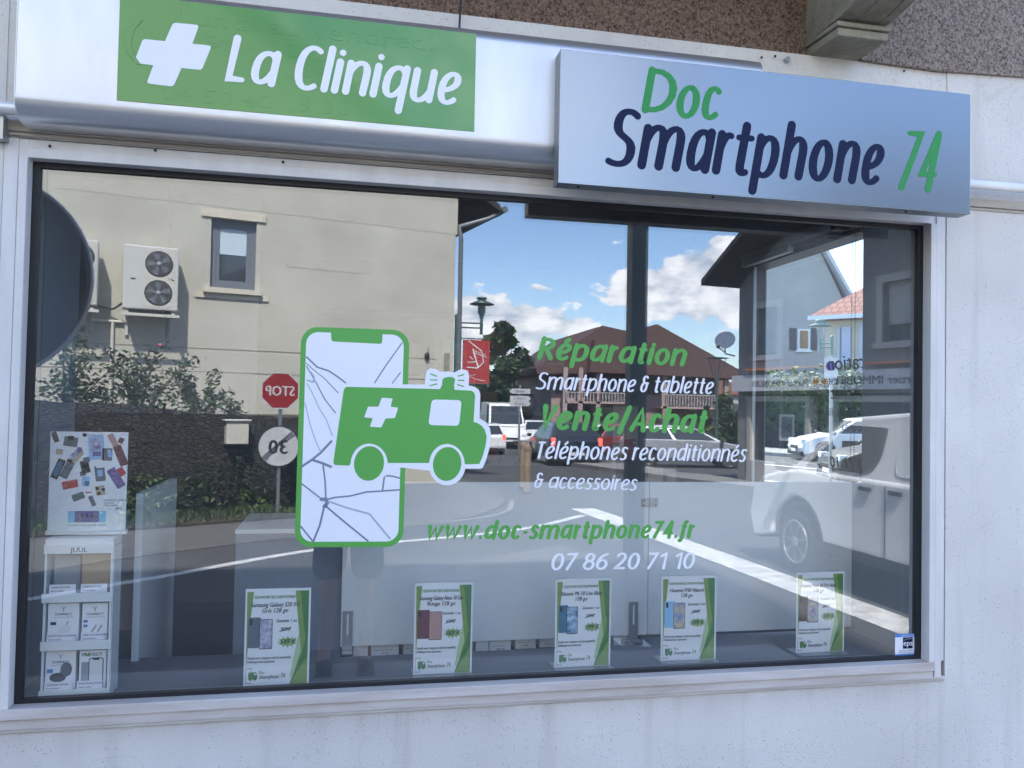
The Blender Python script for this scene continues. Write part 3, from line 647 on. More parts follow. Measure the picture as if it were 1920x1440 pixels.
gk.box(-.002, .0165, .0305, .05, WZ0, WZ1, 'gasket'); gk.box(WX-.0165, WX+.002, .0305, .05, WZ0, WZ1, 'gasket'); gk.box(.0165, WX-.0165, .0305, .05, WZ1-.014, WZ1+.002, 'gasket'); gk.box(.0165, WX-.0165, .0305, .05, WZ0, WZ0+.010, 'gasket')
gk.build('gasket', shop)
mb = MB(); mb.poly([(0.0, YG, WZ0), (WX, YG, WZ0), (WX, YG, WZ1), (0, YG, WZ1)], 'glass'); mb.build('display_window_glass', shop)
mb = MB(); mb.poly([(.0, YG+.021, WZ0), (WX, YG+.021, WZ0), (WX, YG+.021, WZ1), (0, YG+.021, WZ1)], 'glass_in'); mb.build('inner_window_glass', shop)
PX2, PY2 = .062, .47
mb = MB(); mb.box(-.0265, 2.6, .064, .33, .765, .79, 'shelf'); mb.box(-.0265, .80, .3302, .405, .765, .79, 'shelf'); mb.box(1.825, 2.6, .3302, .405, .765, .79, 'shelf'); mb.build('display_shelf', shop)
mb = MB(); mb.box(.0, 2.6, .10, .32, 0, .764, 'room'); mb.build('shelf_base', shop)
mb = MB(); mb.box(-.045, -.027, .066, PY2, .79, 2.30, 'sidewall'); mb.build('left_side_panel', shop)
mb = MB(); mb.box(-.3, 2.6, .05, .30, 2.30, 2.36, 'room'); mb.build('soffit', shop)
# small junction marks: drill holes, plug, corner dirt
for x, z in ((2.055, 2.655), (2.01, 2.646), (.05, 2.21), (2.50, 2.655), (.30, 2.22), (.62, 2.215)):
    mb = MB(); mb.ell((x, -.006, z), (.004, .003, .004), 'black', 8, 5); mb.build('drill_hole', shop)

# stone bracket under the balcony
cb = thing('stone_bracket', 'weathered scroll bracket of carved stone above the grey sign', 'bracket', (2.175, 0, 2.674))
def arc(cx, cz, r, a0, a1, n=12): return [(cx+r*math.cos(R(a0+(a1-a0)*i/n)), cz+r*math.sin(R(a0+(a1-a0)*i/n))) for i in range(n+1)]
mb = MB(); mb.prism([(0, .02, 0), (0, -.145, -.004), (0, -.145, .02), (0, .02, .028)], (.165, 0, 0), 'corbel'); mb.build('foot_block', cb, bevel=.004)
mb = MB(); mb.prism([(-.006, .02, .03), (-.006, -.152, .022), (-.006, -.152, .036), (-.006, .02, .044)], (.178, 0, 0), 'corbel'); mb.build('moulding', cb, bevel=.003)
prof = [(-.02, .05)]+[(-.10-.50*t**1.0+.03*math.sin(t*3.1), .05+.42*(1-(1-t)**2.0)*1.0) for t in [i/12 for i in range(13)]]+[(-.58, .60), (.02, .60)]
prof = [(.02, .046), (-.125, .046)]+[(-.125-.42*math.sin(R(a))**1.0, .046+.30*(1-math.cos(R(a)))) for a in range(8, 91, 8)]+[(-.56, .60), (.02, .60)]
for x0, x1, dd in ((0, .03, 0), (.03, .062, -.012), (.062, .104, 0), (.104, .136, -.012), (.136, .166, 0)):
    mb = MB(); mb.prism([(x0, y-(dd if y < 0 else 0), z) for y, z in prof], (x1-x0, 0, 0), 'corbel'); mb.build('scroll', cb)
bal = MB(); bal.box(-6.0, 2.50, -.62, .015, 3.28, 3.46, 'corbel'); tag(bal.build('balcony_slab'), 'stone balcony slab carried on the scroll bracket above the signs', 'balcony')

# white fascia sign with rolled edges
fs = thing('fascia_sign', 'long white aluminium fascia sign with rolled silver edges and green panel', 'sign', (.007, 0, 2.244))
H = .355; prof = [(-.0, .0), (-.055, .0)]+[(-.055-.065*math.sin(R(a)), .040-.040*math.cos(R(a))*1.0) for a in range(10, 91, 10)]
prof = [(-.018, .0)]+[(-.06-.055*math.sin(R(a)), .055-.055*math.cos(R(a))) for a in range(0, 91, 9)]
prof += [(-.115, H-.05)]+[(-.06-.055*math.cos(R(a)), H-.05+.05*math.sin(R(a))) for a in range(9, 91, 9)]+[(-.018, H)]
mb = MB(); n = len(prof); Lx = 1.949
vs = [(x, y, z) for x in (0, Lx) for y, z in prof]; mb.add(vs, [(i, i+1, n+i+1, n+i) for i in range(n-1)], 'alu', True); mb.m = [mb.mi('alu_roll') if abs(prof[i][0]-prof[i+1][0]) > .0008 else mb.mi('alu') for i in range(n-1)]
mb.build('face', fs)
mb = MB(); mb.prism([(-.002, y, z) for y, z in prof], (.003, 0, 0), 'alu'); mb.build('end_cap', fs)
mb = MB(); mb.prism([(Lx-.001, y, z) for y, z in prof], (.003, 0, 0), 'alu'); mb.build('end_cap', fs)
YP = -.1155
gpn = MB(); A = aty(219, 188, YP); B = aty(889, 248, YP); Cc = aty(893, 64, YP)
gx0, gx1, gz0, gz1 = A.x, B.x, A.z, Cc.z
gpn.box(gx0, gx1, YP-.0015, YP, gz0, gz1, 'panelgreen')
for s_, px, pz, sz in (('Lundi au vendredi', .125, .205, .062), ('9h - 10h30', .20, .148, .055), ('(', .0, .12, .12), ('14h30', .36, .085, .05), ('04 50 40 19 30', .10, .012, .052)):
    base = Vector((gx0+px, YP-.0015, gz0+pz)); v, f, w = tgeo('~'+s_)
    gpn.add([base+Vector((x*sz*1.45, -z*sz, y*sz)) for x, y, z in v], f, 'panelgreen')
gp_ = gpn.build('green_panel'); gp_.parent = fs; gp_.location = (-.007, 0, -2.244)
lt = MB()
px_lettering(lt, 'La Clinique', (420, 150), (857, 195), (437, 71), .118, 'vinyl', YP-.0024, shear=.17)
def pxpoly(mb, pts, y, m, dy=0): mb.poly([tuple(aty(u, v, y)+Vector((0, dy, 0))) for u, v in pts], m)
def rround(pts, r, n=4):      # round the corners of a pixel polygon
    o = []; k = len(pts)
    for i in range(k):
        a, b, c = Vector((*pts[i-1], 0)), Vector((*pts[i], 0)), Vector((*pts[(i+1) % k], 0))
        rr = min(r, (a-b).length*.45, (c-b).length*.45); p = b+(a-b).normalized()*rr; q = b+(c-b).normalized()*rr
        for j in range(n+1): t = j/n; w = p*(1-t)**2+b*2*t*(1-t)+q*t*t; o.append((w.x, w.y))
    return o
z6 = lambda x, y: (200+x/5.333, x and y/5.333)
cross = [z6(*p) for p in ((665, 225), (925, 250), (858, 437), (1050, 458), (952, 700), (748, 680), (668, 866), (398, 833), (466, 652), (272, 628), (362, 388), (582, 411))]
# keep the inner corners sharp
cr_r = []
for i, p in enumerate(cross):
    if i in (2, 5, 8, 11): cr_r.append(p)
    else: cr_r += rround([cross[i-1], p, cross[(i+1) % 12]], 6)[5:10]
pxpoly(lt, cr_r, YP-.0024, 'vinyl')
o_ = lt.build('lettering'); o_.parent = fs; o_.location = (-.007, 0, -2.244); o_['label'] = 'white words La Clinique and leaning white cross'

# grey box sign
ds_ = thing('box_sign', 'silver box sign reading Doc Smartphone 74 in green and navy', 'sign', (1.338, 0, 2.168))
mb = MB(); mb.box(0, 1.261, -.170, -.168, 0, .3595, 'signface'); mb.build('face', ds_, bevel=.0015)
mb = MB(); mb.box(.0005, 1.2605, -.1675, -.118, .0005, .359, 'alu_dark'); mb.box(.02, .06, -.118, -.0, .12, .15, 'steel') if False else None; mb.box(1.00, 1.04, -.1178, -.0, .15, .19, 'alu_dark')
mb.build('case', ds_)  # case colour darkened to stand in for its shaded underside
YD = -.1706; lt = MB()
px_lettering(lt, 'D', (1202, 208), (1262, 212), (1217, 128), .125, 'green_sign', YD, shear=.17)
px_lettering(lt, 'oc', (1264, 217), (1347, 222), (1270, 141), .125, 'green_sign', YD, shear=.17)
px_lettering(lt, 'Smartphone', (1131, 307), (1650, 344), (1160, 207), .124, 'navy', YD, shear=.17)
px_lettering(lt, '74', (1680, 352), (1752, 357), (1690, 243), .088, 'green_sign', YD, shear=.22)
o_ = lt.build('lettering'); o_.parent = ds_; o_.location = (-1.338, 0, -2.168)
for x in (.06, .45, 1.06): mb = MB(); mb.ell((x, -.15, -.001), (.004, .004, .004), 'black', 8, 5); mb.build('screw', ds_)

# conduit rods
mb = MB(); mb.tube([(-3, -.05, 2.284), (.0, -.05, 2.284)], .0155, 'alu', 12); mb.box(-.075, -.045, -.04, 0, 2.21, 2.27, 'steel')
tag(mb.build('metal_rail'), 'silver round rail ending at the left end of the white fascia', 'rail')
mb = MB(); mb.tube([(2.3, -.05, 2.299), (3.25, -.05, 2.299)], .0145, 'alu', 12)
tag(mb.build('metal_rail'), 'silver round rail running right from behind the grey box sign', 'rail')
mb = MB(); p0 = aty(862, 40, -.03); mb.tube([(p0.x, -.02, 2.60), (p0.x+.004, -.02, 2.75), (p0.x+.003, -.015, 3.28)], .003, 'black', 6)
tag(mb.build('cable'), 'thin black cable hanging down the rough plaster above the fascia', 'cable')
mb = MB(); a = aty(1474, 113, 0); mb.tube([(a.x, .01, a.z), (a.x, -.012, a.z)], .008, 'steel', 10)
tag(mb.build('wall_plug'), 'small round metal plug in the white wall above the box sign', 'wall plug')

# ================================================================== stickers on the glass
YS = YG-.0006
zz = lambda x, y: (540+x/3.2725, 600+y/3.2725)
st = thing('window_sticker', 'large sticker of a cracked phone with a green ambulance driving out of it', 'sticker')
mb = MB()
def bil(c, a, b): return tuple((c[0][i]*(1-a)+c[1][i]*a)*(1-b)+(c[3][i]*(1-a)+c[2][i]*a)*b for i in (0, 1))
def rr_unit(rx, ry, n=8):
    o = []
    for cx, cy, a0 in ((1-rx, ry, -90), (1-rx, 1-ry, 0), (rx, 1-ry, 90), (rx, ry, 180)):
        for k in range(n+1): a = R(a0+90*k/n); o.append((cx+rx*math.cos(a), cy+ry*math.sin(a)))
    return o
outer = [(82, 40), (746, 63), (706, 1392), (40, 1395)]; inner = [(113, 72), (712, 92), (676, 1359), (74, 1361)]
pxpoly(mb, [zz(*bil(outer, a, b)) for a, b in rr_unit(.155, .075)], YS, 'green')
ring_dir = 1
pxpoly(mb, [zz(*bil(inner, a, b)) for a, b in rr_unit(.125, .058)], YS, 'vinyl', -.0003)
pxpoly(mb, rround([zz(*p) for p in ((262, 60), (267, 131), (577, 147), (581, 75))], 5), YS, 'green', -.0006)
mb.build('phone_print', st)
cracks = [([(115, 228), (180, 290), (250, 312), (300, 345), (352, 385)], 9, 1), ([(112, 265), (150, 300), (225, 360), (308, 447)], 5, 1), ([(115, 285), (170, 380), (225, 485), (292, 570)], 6, 1),
 ([(118, 390), (160, 470), (190, 540), (235, 610), (272, 710)], 5, 2), ([(105, 510), (135, 640), (165, 730), (200, 808)], 5, 2), ([(88, 897), (150, 855), (200, 815), (265, 745)], 13, 0), ([(150, 858), (215, 880), (262, 900)], 14, 0),
 ([(215, 888), (228, 990), (232, 1090)], 9, 0), ([(85, 1005), (150, 1055), (215, 1105)], 8, 1), ([(225, 1105), (290, 1088), (380, 1080), (480, 1055), (560, 1050), (685, 1042)], 9, 1), ([(580, 1048), (592, 955), (640, 958), (685, 970)], 9, 1),
 ([(240, 1110), (370, 1155), (500, 1190), (625, 1340)], 10, 2), ([(230, 1140), (330, 1225), (490, 1355)], 10, 1), ([(222, 1145), (195, 1260), (155, 1358)], 11, 1), ([(78, 1265), (150, 1355)], 9, 1), ([(532, 385), (600, 280), (700, 140)], 7, 0), ([(640, 388), (690, 322)], 6, 1),
 ([(205, 1100), (232, 1100), (240, 1125), (222, 1145)], 20, 1), ([(140, 320), (160, 350), (155, 382), (120, 370)], 9, 2)]
for i, (pl, w, k) in enumerate(cracks):
    P3 = [aty(*zz(*p), YS) for p in pl]; o = Vector((0, YS-.0006-.00004*(i % 5), 0))
    mb = MB(); stroke(mb, [(p.x, p.z) for p in P3], w/3.2725*.00158, ('crack', 'crack', 'crack_pale')[k] if k else 'crack', o, Vector((1, 0, 0)), Vector((0, 0, 1)), 0, con=0); mb.build('crack_line', st)
mb = MB()
wh = [(345, 392), (838, 396), (843, 350), (850, 312), (872, 297), (905, 300), (935, 318), (985, 315), (1022, 322), (1050, 305), (1080, 304), (1104, 312), (1111, 345), (1108, 400), (1150, 412), (1172, 430), (1180, 460), (1175, 603), (1212, 625), (1238, 662), (1246, 710), (1238, 780), (1218, 850), (1196, 905), (1184, 912), (1082, 912)]
wh += [(976+113*math.cos(R(a)), 890+124*math.sin(R(a))) for a in range(8, 176, 12)]+[(690, 905), (500, 1010), (385, 960), (290, 905), (268, 870)]
pxpoly(mb, [zz(*p) for p in wh], YS, 'vinyl', -.0009)
mb.build('white_outline', st)
mb = MB()
def archpts(cx, cy, rx, ry, a0, a1, n=12): return [(cx+rx*math.cos(R(a0+(a1-a0)*i/n)), cy+ry*math.sin(R(a0+(a1-a0)*i/n))) for i in range(n+1)]
body = [(365, 410), (350, 415), (342, 430), (279, 868), (281, 884), (292, 890), (376, 893), (383, 880)]+archpts(498, 884, 114, 126, 183, 357, 14)+[(610, 877), (864, 877)]+archpts(975, 884, 109, 124, 187, 358, 14)+[(1086, 885), (1174, 883), (1196, 830), (1213, 765), (1218, 715), (1208, 675), (1188, 648), (1160, 631), (1138, 625), (1148, 465), (1142, 447), (1126, 434), (1022, 428), (1018, 400), (1026, 362), (1008, 350), (985, 349), (958, 354), (948, 366), (945, 398), (932, 424)]
pxpoly(mb, [zz(*p) for p in body], YS, 'green', -.0012)
for cx, cy, rx, ry in ((497, 880, 92, 106), (976, 883, 87, 104)):
    pxpoly(mb, [zz(cx+rx*math.cos(R(a))-.05*ry*math.sin(R(a)), cy+ry*math.sin(R(a))) for a in range(0, 360, 10)], YS, 'green', -.0013)
for (a, b) in (((873, 330), (915, 346)), ((870, 367), (915, 368)), ((870, 403), (915, 392)), ((1040, 345), (1080, 335)), ((1042, 370), (1082, 371)), ((1038, 396), (1080, 408))):
    A = aty(*zz(*a), YS); B = aty(*zz(*b), YS)
    stroke(mb, [(A.x, A.z), (B.x, B.z)], .0034, 'green', Vector((0, YS-.0012, 0)), Vector((1, 0, 0)), Vector((0, 0, 1)), 0, rnd=False, con=0)
mb.build('green_ambulance', st)
mb = MB()
pxpoly(mb, rround([zz(*p) for p in ((882, 487), (1066, 492), (1049, 650), (860, 644))], 8), YS, 'vinyl', -.0015); mb.build('white_window', st); mb = MB()
c12 = [(575, 477), (642, 481), (629, 533), (676, 537), (656, 602), (598, 604), (573, 659), (502, 655), (520, 602), (467, 598), (491, 531), (555, 532)]
pxpoly(mb, rround([zz(*p) for p in c12], 2.2), YS, 'vinyl', -.0015)
mb.build('white_cross', st)

def wlet(name, label, s, a, b, top, w, m, **kw):
    mb = MB(); px_lettering(mb, s, a, b, top, w, m, YS, **kw)
    return tag(mb.build(name), label, 'lettering', 'vinyl lettering on the shop window')
GB = 'green_vinyl'
wlet('window_lettering', 'bold green word Réparation on the glass, top line', 'Réparation', (1006, 671), (1284, 684), (1018, 634), .185, 'green', shear=.26)
wlet('window_lettering', 'slim white words Smartphone & tablette on the glass', 'Smartphone & tablette', (1003, 729), (1335, 738), (1010, 699), .105, 'vinyl', shear=.22)
wlet('window_lettering', 'bold green words Vente/Achat on the glass', 'Vente/Achat', (1008, 802), (1323, 810), (1005, 761), .185, 'green', shear=.24)
wlet('window_lettering', 'slim white words Téléphones reconditionnés on the glass', 'Téléphones reconditionnés', (1002, 859), (1397, 865), (1002, 828), .105, 'vinyl', shear=.22)
wlet('window_lettering', 'slim white words & accessoires on the glass, lowest of the white words', '& accessoires', (1000, 914), (1192, 919), (1006, 887), .105, 'vinyl', shear=.22)
wlet('window_lettering', 'green web address across the glass above the phone number', 'www.doc-smartphone74.fr', (797, 1010), (1300, 1007), (797, 979), .18, 'green', shear=.22)
wlet('window_lettering', 'white phone number 07 86 20 71 10 on the glass', '07 86 20 71 10', (1031, 1068), (1300, 1065), (1036, 1038), .135, 'vinyl', shear=.22)

# small blue and white sticker bottom right
mb = MB(); A = aty(1678, 1233, YS); B = aty(1724, 1187, YS); x0, z0, x1, z1 = A.x, A.z, B.x, B.z; w_ = x1-x0; h_ = z1-z0
def rect(mb, a, b, c, d, m, k=1, y=None): mb.poly([(x0+a*w_, YS-.0003*k, z0+c*h_), (x0+b*w_, YS-.0003*k, z0+c*h_), (x0+b*w_, YS-.0003*k, z0+d*h_), (x0+a*w_, YS-.0003*k, z0+d*h_)], m)
rect(mb, 0, 1, 0, 1, 'vinyl', 0); rect(mb, 0, 1, .86, 1, 'blue_print'); rect(mb, 0, 1, 0, .14, 'blue_print'); rect(mb, .32, .72, .36, .84, 'navy'); rect(mb, .86, .93, .2, .8, 'blue_pale')
text(mb, 'eps', (x0+.52*w_, YS-.0007, z0+.49*h_), .025, 'vinyl', align='c', bold=.0004)
text(mb, 'PROTÉGÉ PAR', (x0+.5*w_, YS-.0007, z0+.895*h_), .007, 'vinyl', align='c')
text(mb, 'ALARME CONNECTÉE', (x0+.5*w_, YS-.0007, z0+.25*h_), .0062, 'ink', align='c'); text(mb, '& TÉLÉSURVEILLANCE 24H/24', (x0+.5*w_, YS-.0007, z0+.17*h_), .0050, 'ink', align='c')
stroke(mb, [(x0+.36*w_, z0+.72*h_), (x0+.5*w_, z0+.78*h_), (x0+.68*w_, z0+.77*h_)], .001, 'vinyl', Vector((0, YS-.0007, 0)), Vector((1, 0, 0)), Vector((0, 0, 1)), 0)
tag(mb.build('alarm_sticker'), 'small blue and white alarm sticker reading eps in the bottom right corner', 'sticker')

# ================================================================== inside the window
SZ = .7905
def card(x, y, rz, w, h, t1, t2, old, new, label, cols, back):
    c = thing('price_card_stand', label, 'price card', (x, y, SZ), rz, 'price cards standing along the shelf')
    mb = MB(); mb.box(-w/2-.002, w/2+.002, -.001, .060, 0, .003, 'acrylic'); mb.box(-w/2-.002, w/2+.002, -.032, -.001, 0, .003, 'acrylic'); mb.box(-w/2-.001, w/2+.001, .0035, .005, .004, h+.004, 'acrylic'); mb.box(-w/2-.002, w/2+.002, -.034, -.032, 0, .005, 'steel')
    mb.build('acrylic_holder', c)
    mb = MB(); mb.box(-w/2, w/2, .0006, .0022, .004, h, 'paper')
    Y = .0; F = lambda a, b, k=1: (-w/2+a*w, -.0001*k, b*h)
    mb.poly([F(.025, .97), F(.125, .97), F(.085, .70), F(.035, .20)][::-1], 'green_mid')
    mb.poly([F(.76, .975), F(.97, .975), F(.97, .02), F(.70, .02), F(.865, .36)][::-1], 'green_mid')
    mb.poly([F(.84, .975, 2), F(.97, .975, 2), F(.97, .34, 2), F(.90, .62, 2)][::-1], 'green_dark')
    mb.poly([F(.865, .36, 3), F(.83, .55, 3), F(.70, .10, 3), F(.75, .10, 3)][::-1], 'green_pale')
    mb.poly([F(.97, .30, 3), F(.70, .02, 3), F(.88, .33, 3), F(.97, .60, 3)], 'green_dark')
    k = h/.268
    tx = lambda s, a, b, sz, m='ink', al='c', fit=None, sh=.2, bo=.00018: text(mb, s, F(a, b, 5), sz*k, m, align=al, sx=.86, shear=sh, bold=bo, fit=fit)
    tx('TELEPHONE RECONDITIONNE', .44, .90, .0115, 'green_dark', fit=.63*w)
    tx(t1, .45, .815, .0172, fit=min(.74*w, tgeo(t1)[2]*.0172*.86), bo=.0003); tx(t2, .45, .755, .0172, bo=.0003)
    tx('Garantie 1 an', .63, .655, .0130, fit=.31*w)
    tx(old, .62, .563, .0150, bo=.0003); mb.poly([F(.53, .555, 6), F(.71, .592, 6), F(.71, .600, 6), F(.53, .563, 6)][::-1], 'ink')
    st_ = [(.66+(.17 if i % 2 == 0 else .105)*math.cos(2*math.pi*i/24), .452+(.060 if i % 2 == 0 else .034)*math.sin(2*math.pi*i/24)) for i in range(24)]
    mb.poly([F(a, b, 4) for a, b in st_][::-1], 'green_burst')
    tx(new, .655, .430, .020, bo=.0005)
    tx('Vendu avec chargeur neuf (compatible)', .05, .285, .0100, al='l', fit=.66*w); tx('Débloqué tout opérateur', .05, .247, .0100, al='l', fit=.42*w)
    # logo
    tx('Doc', .27, .135, .0125, 'green_dark', fit=.09*w); tx('Smartphone', .235, .085, .0155, 'ink', al='l', fit=.30*w); tx('74', .56, .085, .020, 'green_dark', al='l', sh=.1, fit=.07*w)
    mb.poly([F(.075, .085, 5), F(.20, .085, 5), F(.215, .115, 5), F(.20, .125, 5), F(.19, .155, 5), F(.075, .155, 5)], 'green_dark')
    for q in (.105, .175): mb.poly([F(q+.025*math.cos(a), .085+.014*math.sin(a), 6) for a in [2*math.pi*i/12 for i in range(12)]], 'green_dark')
    mb.poly([F(.16, .125, 6), F(.185, .125, 6), F(.182, .145, 6), F(.16, .145, 6)], 'paper')
    for a, b, e, f in ((.03, .035, .04, .195), (.03, .12, .190, .196), (.115, .12, .16, .195), (.03, .12, .04, .046), (.115, .12, .04, .075)): mb.poly([F(a, e, 5), F(b, e, 5), F(b, f, 5), F(a, f, 5)], 'grey_print')
    # the two phones of the picture
    def rr(a, b, e, f, m, k_, r=.012):
        pts = [(e_[0], e_[1]) for e_ in rround([(a, e), (b, e), (b, f), (a, f)], r)]
        mb.poly([F(p, q, k_) for p, q in pts], m)
    bx0, bx1, fx0, fx1 = cols[2]
    rr(bx0, bx1, .40, .71, cols[0], 5); rr(bx0+.02, bx0+.065, .635, .695, 'ink', 6, .008); rr(fx0, fx1, .385, .69 if bx1 < fx1-.15 else .71, 'ink', 7); rr(fx0+.008, fx1-.008, .392, .684 if bx1 < fx1-.15 else .704, cols[1], 8)
    mb.build('card', c)
    return c
cw = .152
for px, pw, py, lab, t1, t2, old, new, cols in [
  (520, 127, .092, 'price card of the grey phone at 549 €, leftmost stand', 'Samsung Galaxy S20 5G', 'Gris 128 go', '909€', '549 €', ('grey_print', 'swirl', (.05, .24, .225, .42))),
  (831, 113, .120, 'price card of the dark red phone at 369 €', 'Samsung Galaxy Note 10 Lite', 'Rouge 128 go', '699€', '369 €', ('maroon_print', 'rose_print', (.05, .26, .25, .47))),
  (1093, 108, .126, 'price card of the blue phone reading Bleu at 299 €', 'Xiaomi Mi 10 Lite Bleu', '128 go', '399€', '299 €', ('teal_print', 'swirl_blue', (.06, .22, .20, .40))),
  (1291, 105, .139, 'price card of the pearl blue phone reading Nacré', 'Huawei P30 Nacré', '128 go', '399€', '299 €', ('sky_print', 'swirl_warm', (.06, .24, .22, .43))),
  (1538, 93, .155, 'price card of the brown black phone reading Noir, rightmost stand', 'Huawei Mate 20 Pro Noir', '128 go', '999€', '289 €', ('brown_print', 'swirl_dusk', (.05, .24, .22, .45)))]:
    p = aty(px, 1200, py); a = aty(px-pw/2, 1150, py); b = aty(px+pw/2, 1150, py)
    card(p.x, py, R(random.uniform(-2.0, 2.0)), (b.x-a.x)-.006, {520: .268, 831: .266, 1093: .266, 1291: .263, 1538: .262}[px], t1, t2, old, new, lab, cols, None)

# white partition doors on the shelf
pt = thing('partition_panel', 'wide white partition panel behind the cards, left of the seam', 'partition', (.80, .385, SZ))
mb = MB(); mb.box(.0, 1.0215, 0, .018, .012, .530, 'board'); mb.build('panel', pt, bevel=.0015)
pt.location.z = .792
for x in (.005, .955):
    mb = MB(); mb.box(x, x+.032, -.004, -.0005, .004, .125, 'steel'); mb.box(x+.013, x+.019, -.0046, -.0041, .05, .115, 'white'); mb.box(x, x+.032, -.045, -.004, -.0, .003, 'steel'); mb.build('bracket', pt)
pt2 = thing('partition_panel', 'white partition panel right of the seam, meeting the side wall', 'partition', (1.8235, .385, .792))
mb = MB(); mb.box(.0, .775, 0, .018, .012, .530, 'board'); mb.build('panel', pt2, bevel=.0015)
mb = MB(); mb.box(-.029, .030, -.003, -.0005, .446, .476, 'steel'); mb.cyl((0, -.004, .446), (0, -.004, .476), .0035, 'steel', 8)
for dx in (-.02, .022):
    for dz in (.453, .469): mb.ell((dx, -.0035, dz), (.004, .002, .004), 'alu_dark', 8, 5)
mb.build('hinge', pt2)
# ajar board at left and the low grey cabinet
BXf, BYf = .194, .88
mb = MB(); mb.prism([(.189, .372, .60), (.209, .374, .60), (BXf+.010, BYf, .60), (BXf-.010, BYf, .60)], (0, 0, .69), 'board')
tag(mb.build('white_board', bevel=.001), 'upright white board standing on edge, ajar behind the poster stand', 'board')
mb = MB(); mb.box(.47, .80, .43, .80, 0, 1.155, 'curtain'); mb.box(.468, .802, .428, .81, 1.1555, 1.17, 'board')
tag(mb.build('low_cabinet', bevel=.002), 'low grey blue cabinet behind the phone sticker', 'cabinet')
# boxes seen under the partition
k = 0
for u0, u1, v0, v1, yy in ((662, 690, 1205, 1245, .46), (696, 748, 1208, 1232, .47), (700, 746, 1232, 1246, .455), (756, 800, 1203, 1228, .50), (892, 916, 1196, 1233, .46), (918, 958, 1196, 1224, .47), (912, 952, 1225, 1234, .455), (966, 1005, 1196, 1217, .50), (1012, 1046, 1194, 1214, .52), (1150, 1190, 1190, 1212, .48)):
    yy = .408+(yy-.45)*.35; a = aty(u0, v1, yy); b = aty(u1, v0, yy); a.z = max(a.z, .7352); mb = MB()
    mb.box(a.x, b.x, yy, yy+.09, a.z, b.z+(.03 if v1 < 1246 and v0 < 1220 else 0), 'paper')
    text(mb, ('SM 128', 'IP 64', 'RED 10')[k % 3], ((a.x+b.x)/2, yy-.0004, a.z+.008), .009, 'ink', align='c'); mb.box(a.x+.008, b.x-.02, yy-.0005, yy-.0001, a.z+.020, a.z+.0215, 'grey_plastic')
    tag(mb.build('phone_box'), ['white phone box at the far left under the partition', 'white phone box lying on top beside the left bracket', 'lower white phone box with round marks near the left bracket', 'white phone box left of the dark red phone card', 'tall white box just right of the dark red phone card', 'white box leaning on the pile right of the dark red phone card', 'flat white box at the bottom of that pile', 'white box in the middle of the row under the partition', 'white box left of the card reading Bleu', 'white box right of the card reading Bleu'][k], 'box', 'phone boxes under the partition'); k += 1
mb = MB(); mb.box(.801, 1.824, .332, .75, .72, .735, 'dark'); mb.build('low_shelf', shop)


# roller blind with bead chain, left
bd = thing('roller_blind', 'blue grey fabric blind hanging at the left end of the window', 'blind', (.02, .0, 0))
mb = MB(); mb.box(-.045, -.0435, .20, PY2+.02, .80, 2.28, 'curtain'); mb.build('fabric', bd)
for px, yy in ((113, .44), (120, .47)):
    mb = MB(); a = aty(px, 600, yy)
    z = 2.2
    while z > 1.25: mb.ell((a.x-.02, yy-.02, z), (.0028, .0028, .0028), 'chain', 6, 4); z -= .0085
    mb.build('bead_chain', bd)
rc = thing('roller_blind', 'rolled up blind with bead chains above the side window on the right', 'blind', (2.56, 0, 0))
mb = MB(); mb.tube([(0, .42, 2.275), (0, 1.15, 2.275)], .022, 'grey_plastic', 12); mb.box(-.03, .03, .40, .43, 2.24, 2.31, 'black'); mb.box(-.012, .012, .75, 1.15, 2.225, 2.25, 'board'); mb.build('roller', rc)
for yy in (.365, .385):
    mb = MB(); z = 2.25
    while z > 1.36: mb.ell((.03, yy, z), (.0024, .0024, .0024), 'black', 6, 4); z -= .0088
    mb.build('bead_chain', rc)

# lettering on the side window, read from outside
sl_t = thing('side_window_lettering', 'dark lettering on the side window, seen reversed from inside', 'lettering', (2.664, .20, 0))
for s_, z_, sz_, y1_, bo in (('Réparation', 1.738, .082, .64, .0016), ('Smartphone & tablette', 1.685, .042, .66, .0006), ('Vente/Achat', 1.625, .075, .62, .0016), ('Téléphones reconditionnés', 1.56, .046, .78, .0007), ('& accessoires', 1.505, .046, .55, .0007), ('07 86 20 71 10', 1.36, .062, .62, .0012)):
    mb = MB(); text(mb, s_, (0, 0, z_), sz_, 'ink', ux=(0, 1, 0), uz=(0, 0, 1), shear=.2, bold=bo, fit=y1_-.20); mb.build('lettering_line', sl_t)

# poster and rack
po = thing('poster_board', 'white advertising poster showing scattered phones, watches and a blue cutting machine', 'poster', (.033, .12, 1.215))
mb = MB(); PW, PH = .192, .268; mb.box(0, PW, 0, .004, .006, PH, 'paper')
rng = random.Random(3)
F = lambda a, b, k=1: (a*PW, -.0002*k, (1-b)*PH)
def rp(cx, cy, w, h, ang, m, k=1, r=.012):
    pts = rround([(-w/2, -h/2), (w/2, -h/2), (w/2, h/2), (-w/2, h/2)], r)
    c, s = math.cos(R(ang)), math.sin(R(ang)); asp = PW/PH
    mb.poly([F(cx+(x*c-y*s), cy+(x*s+y*c)*asp, k) for x, y in pts][::-1], m)
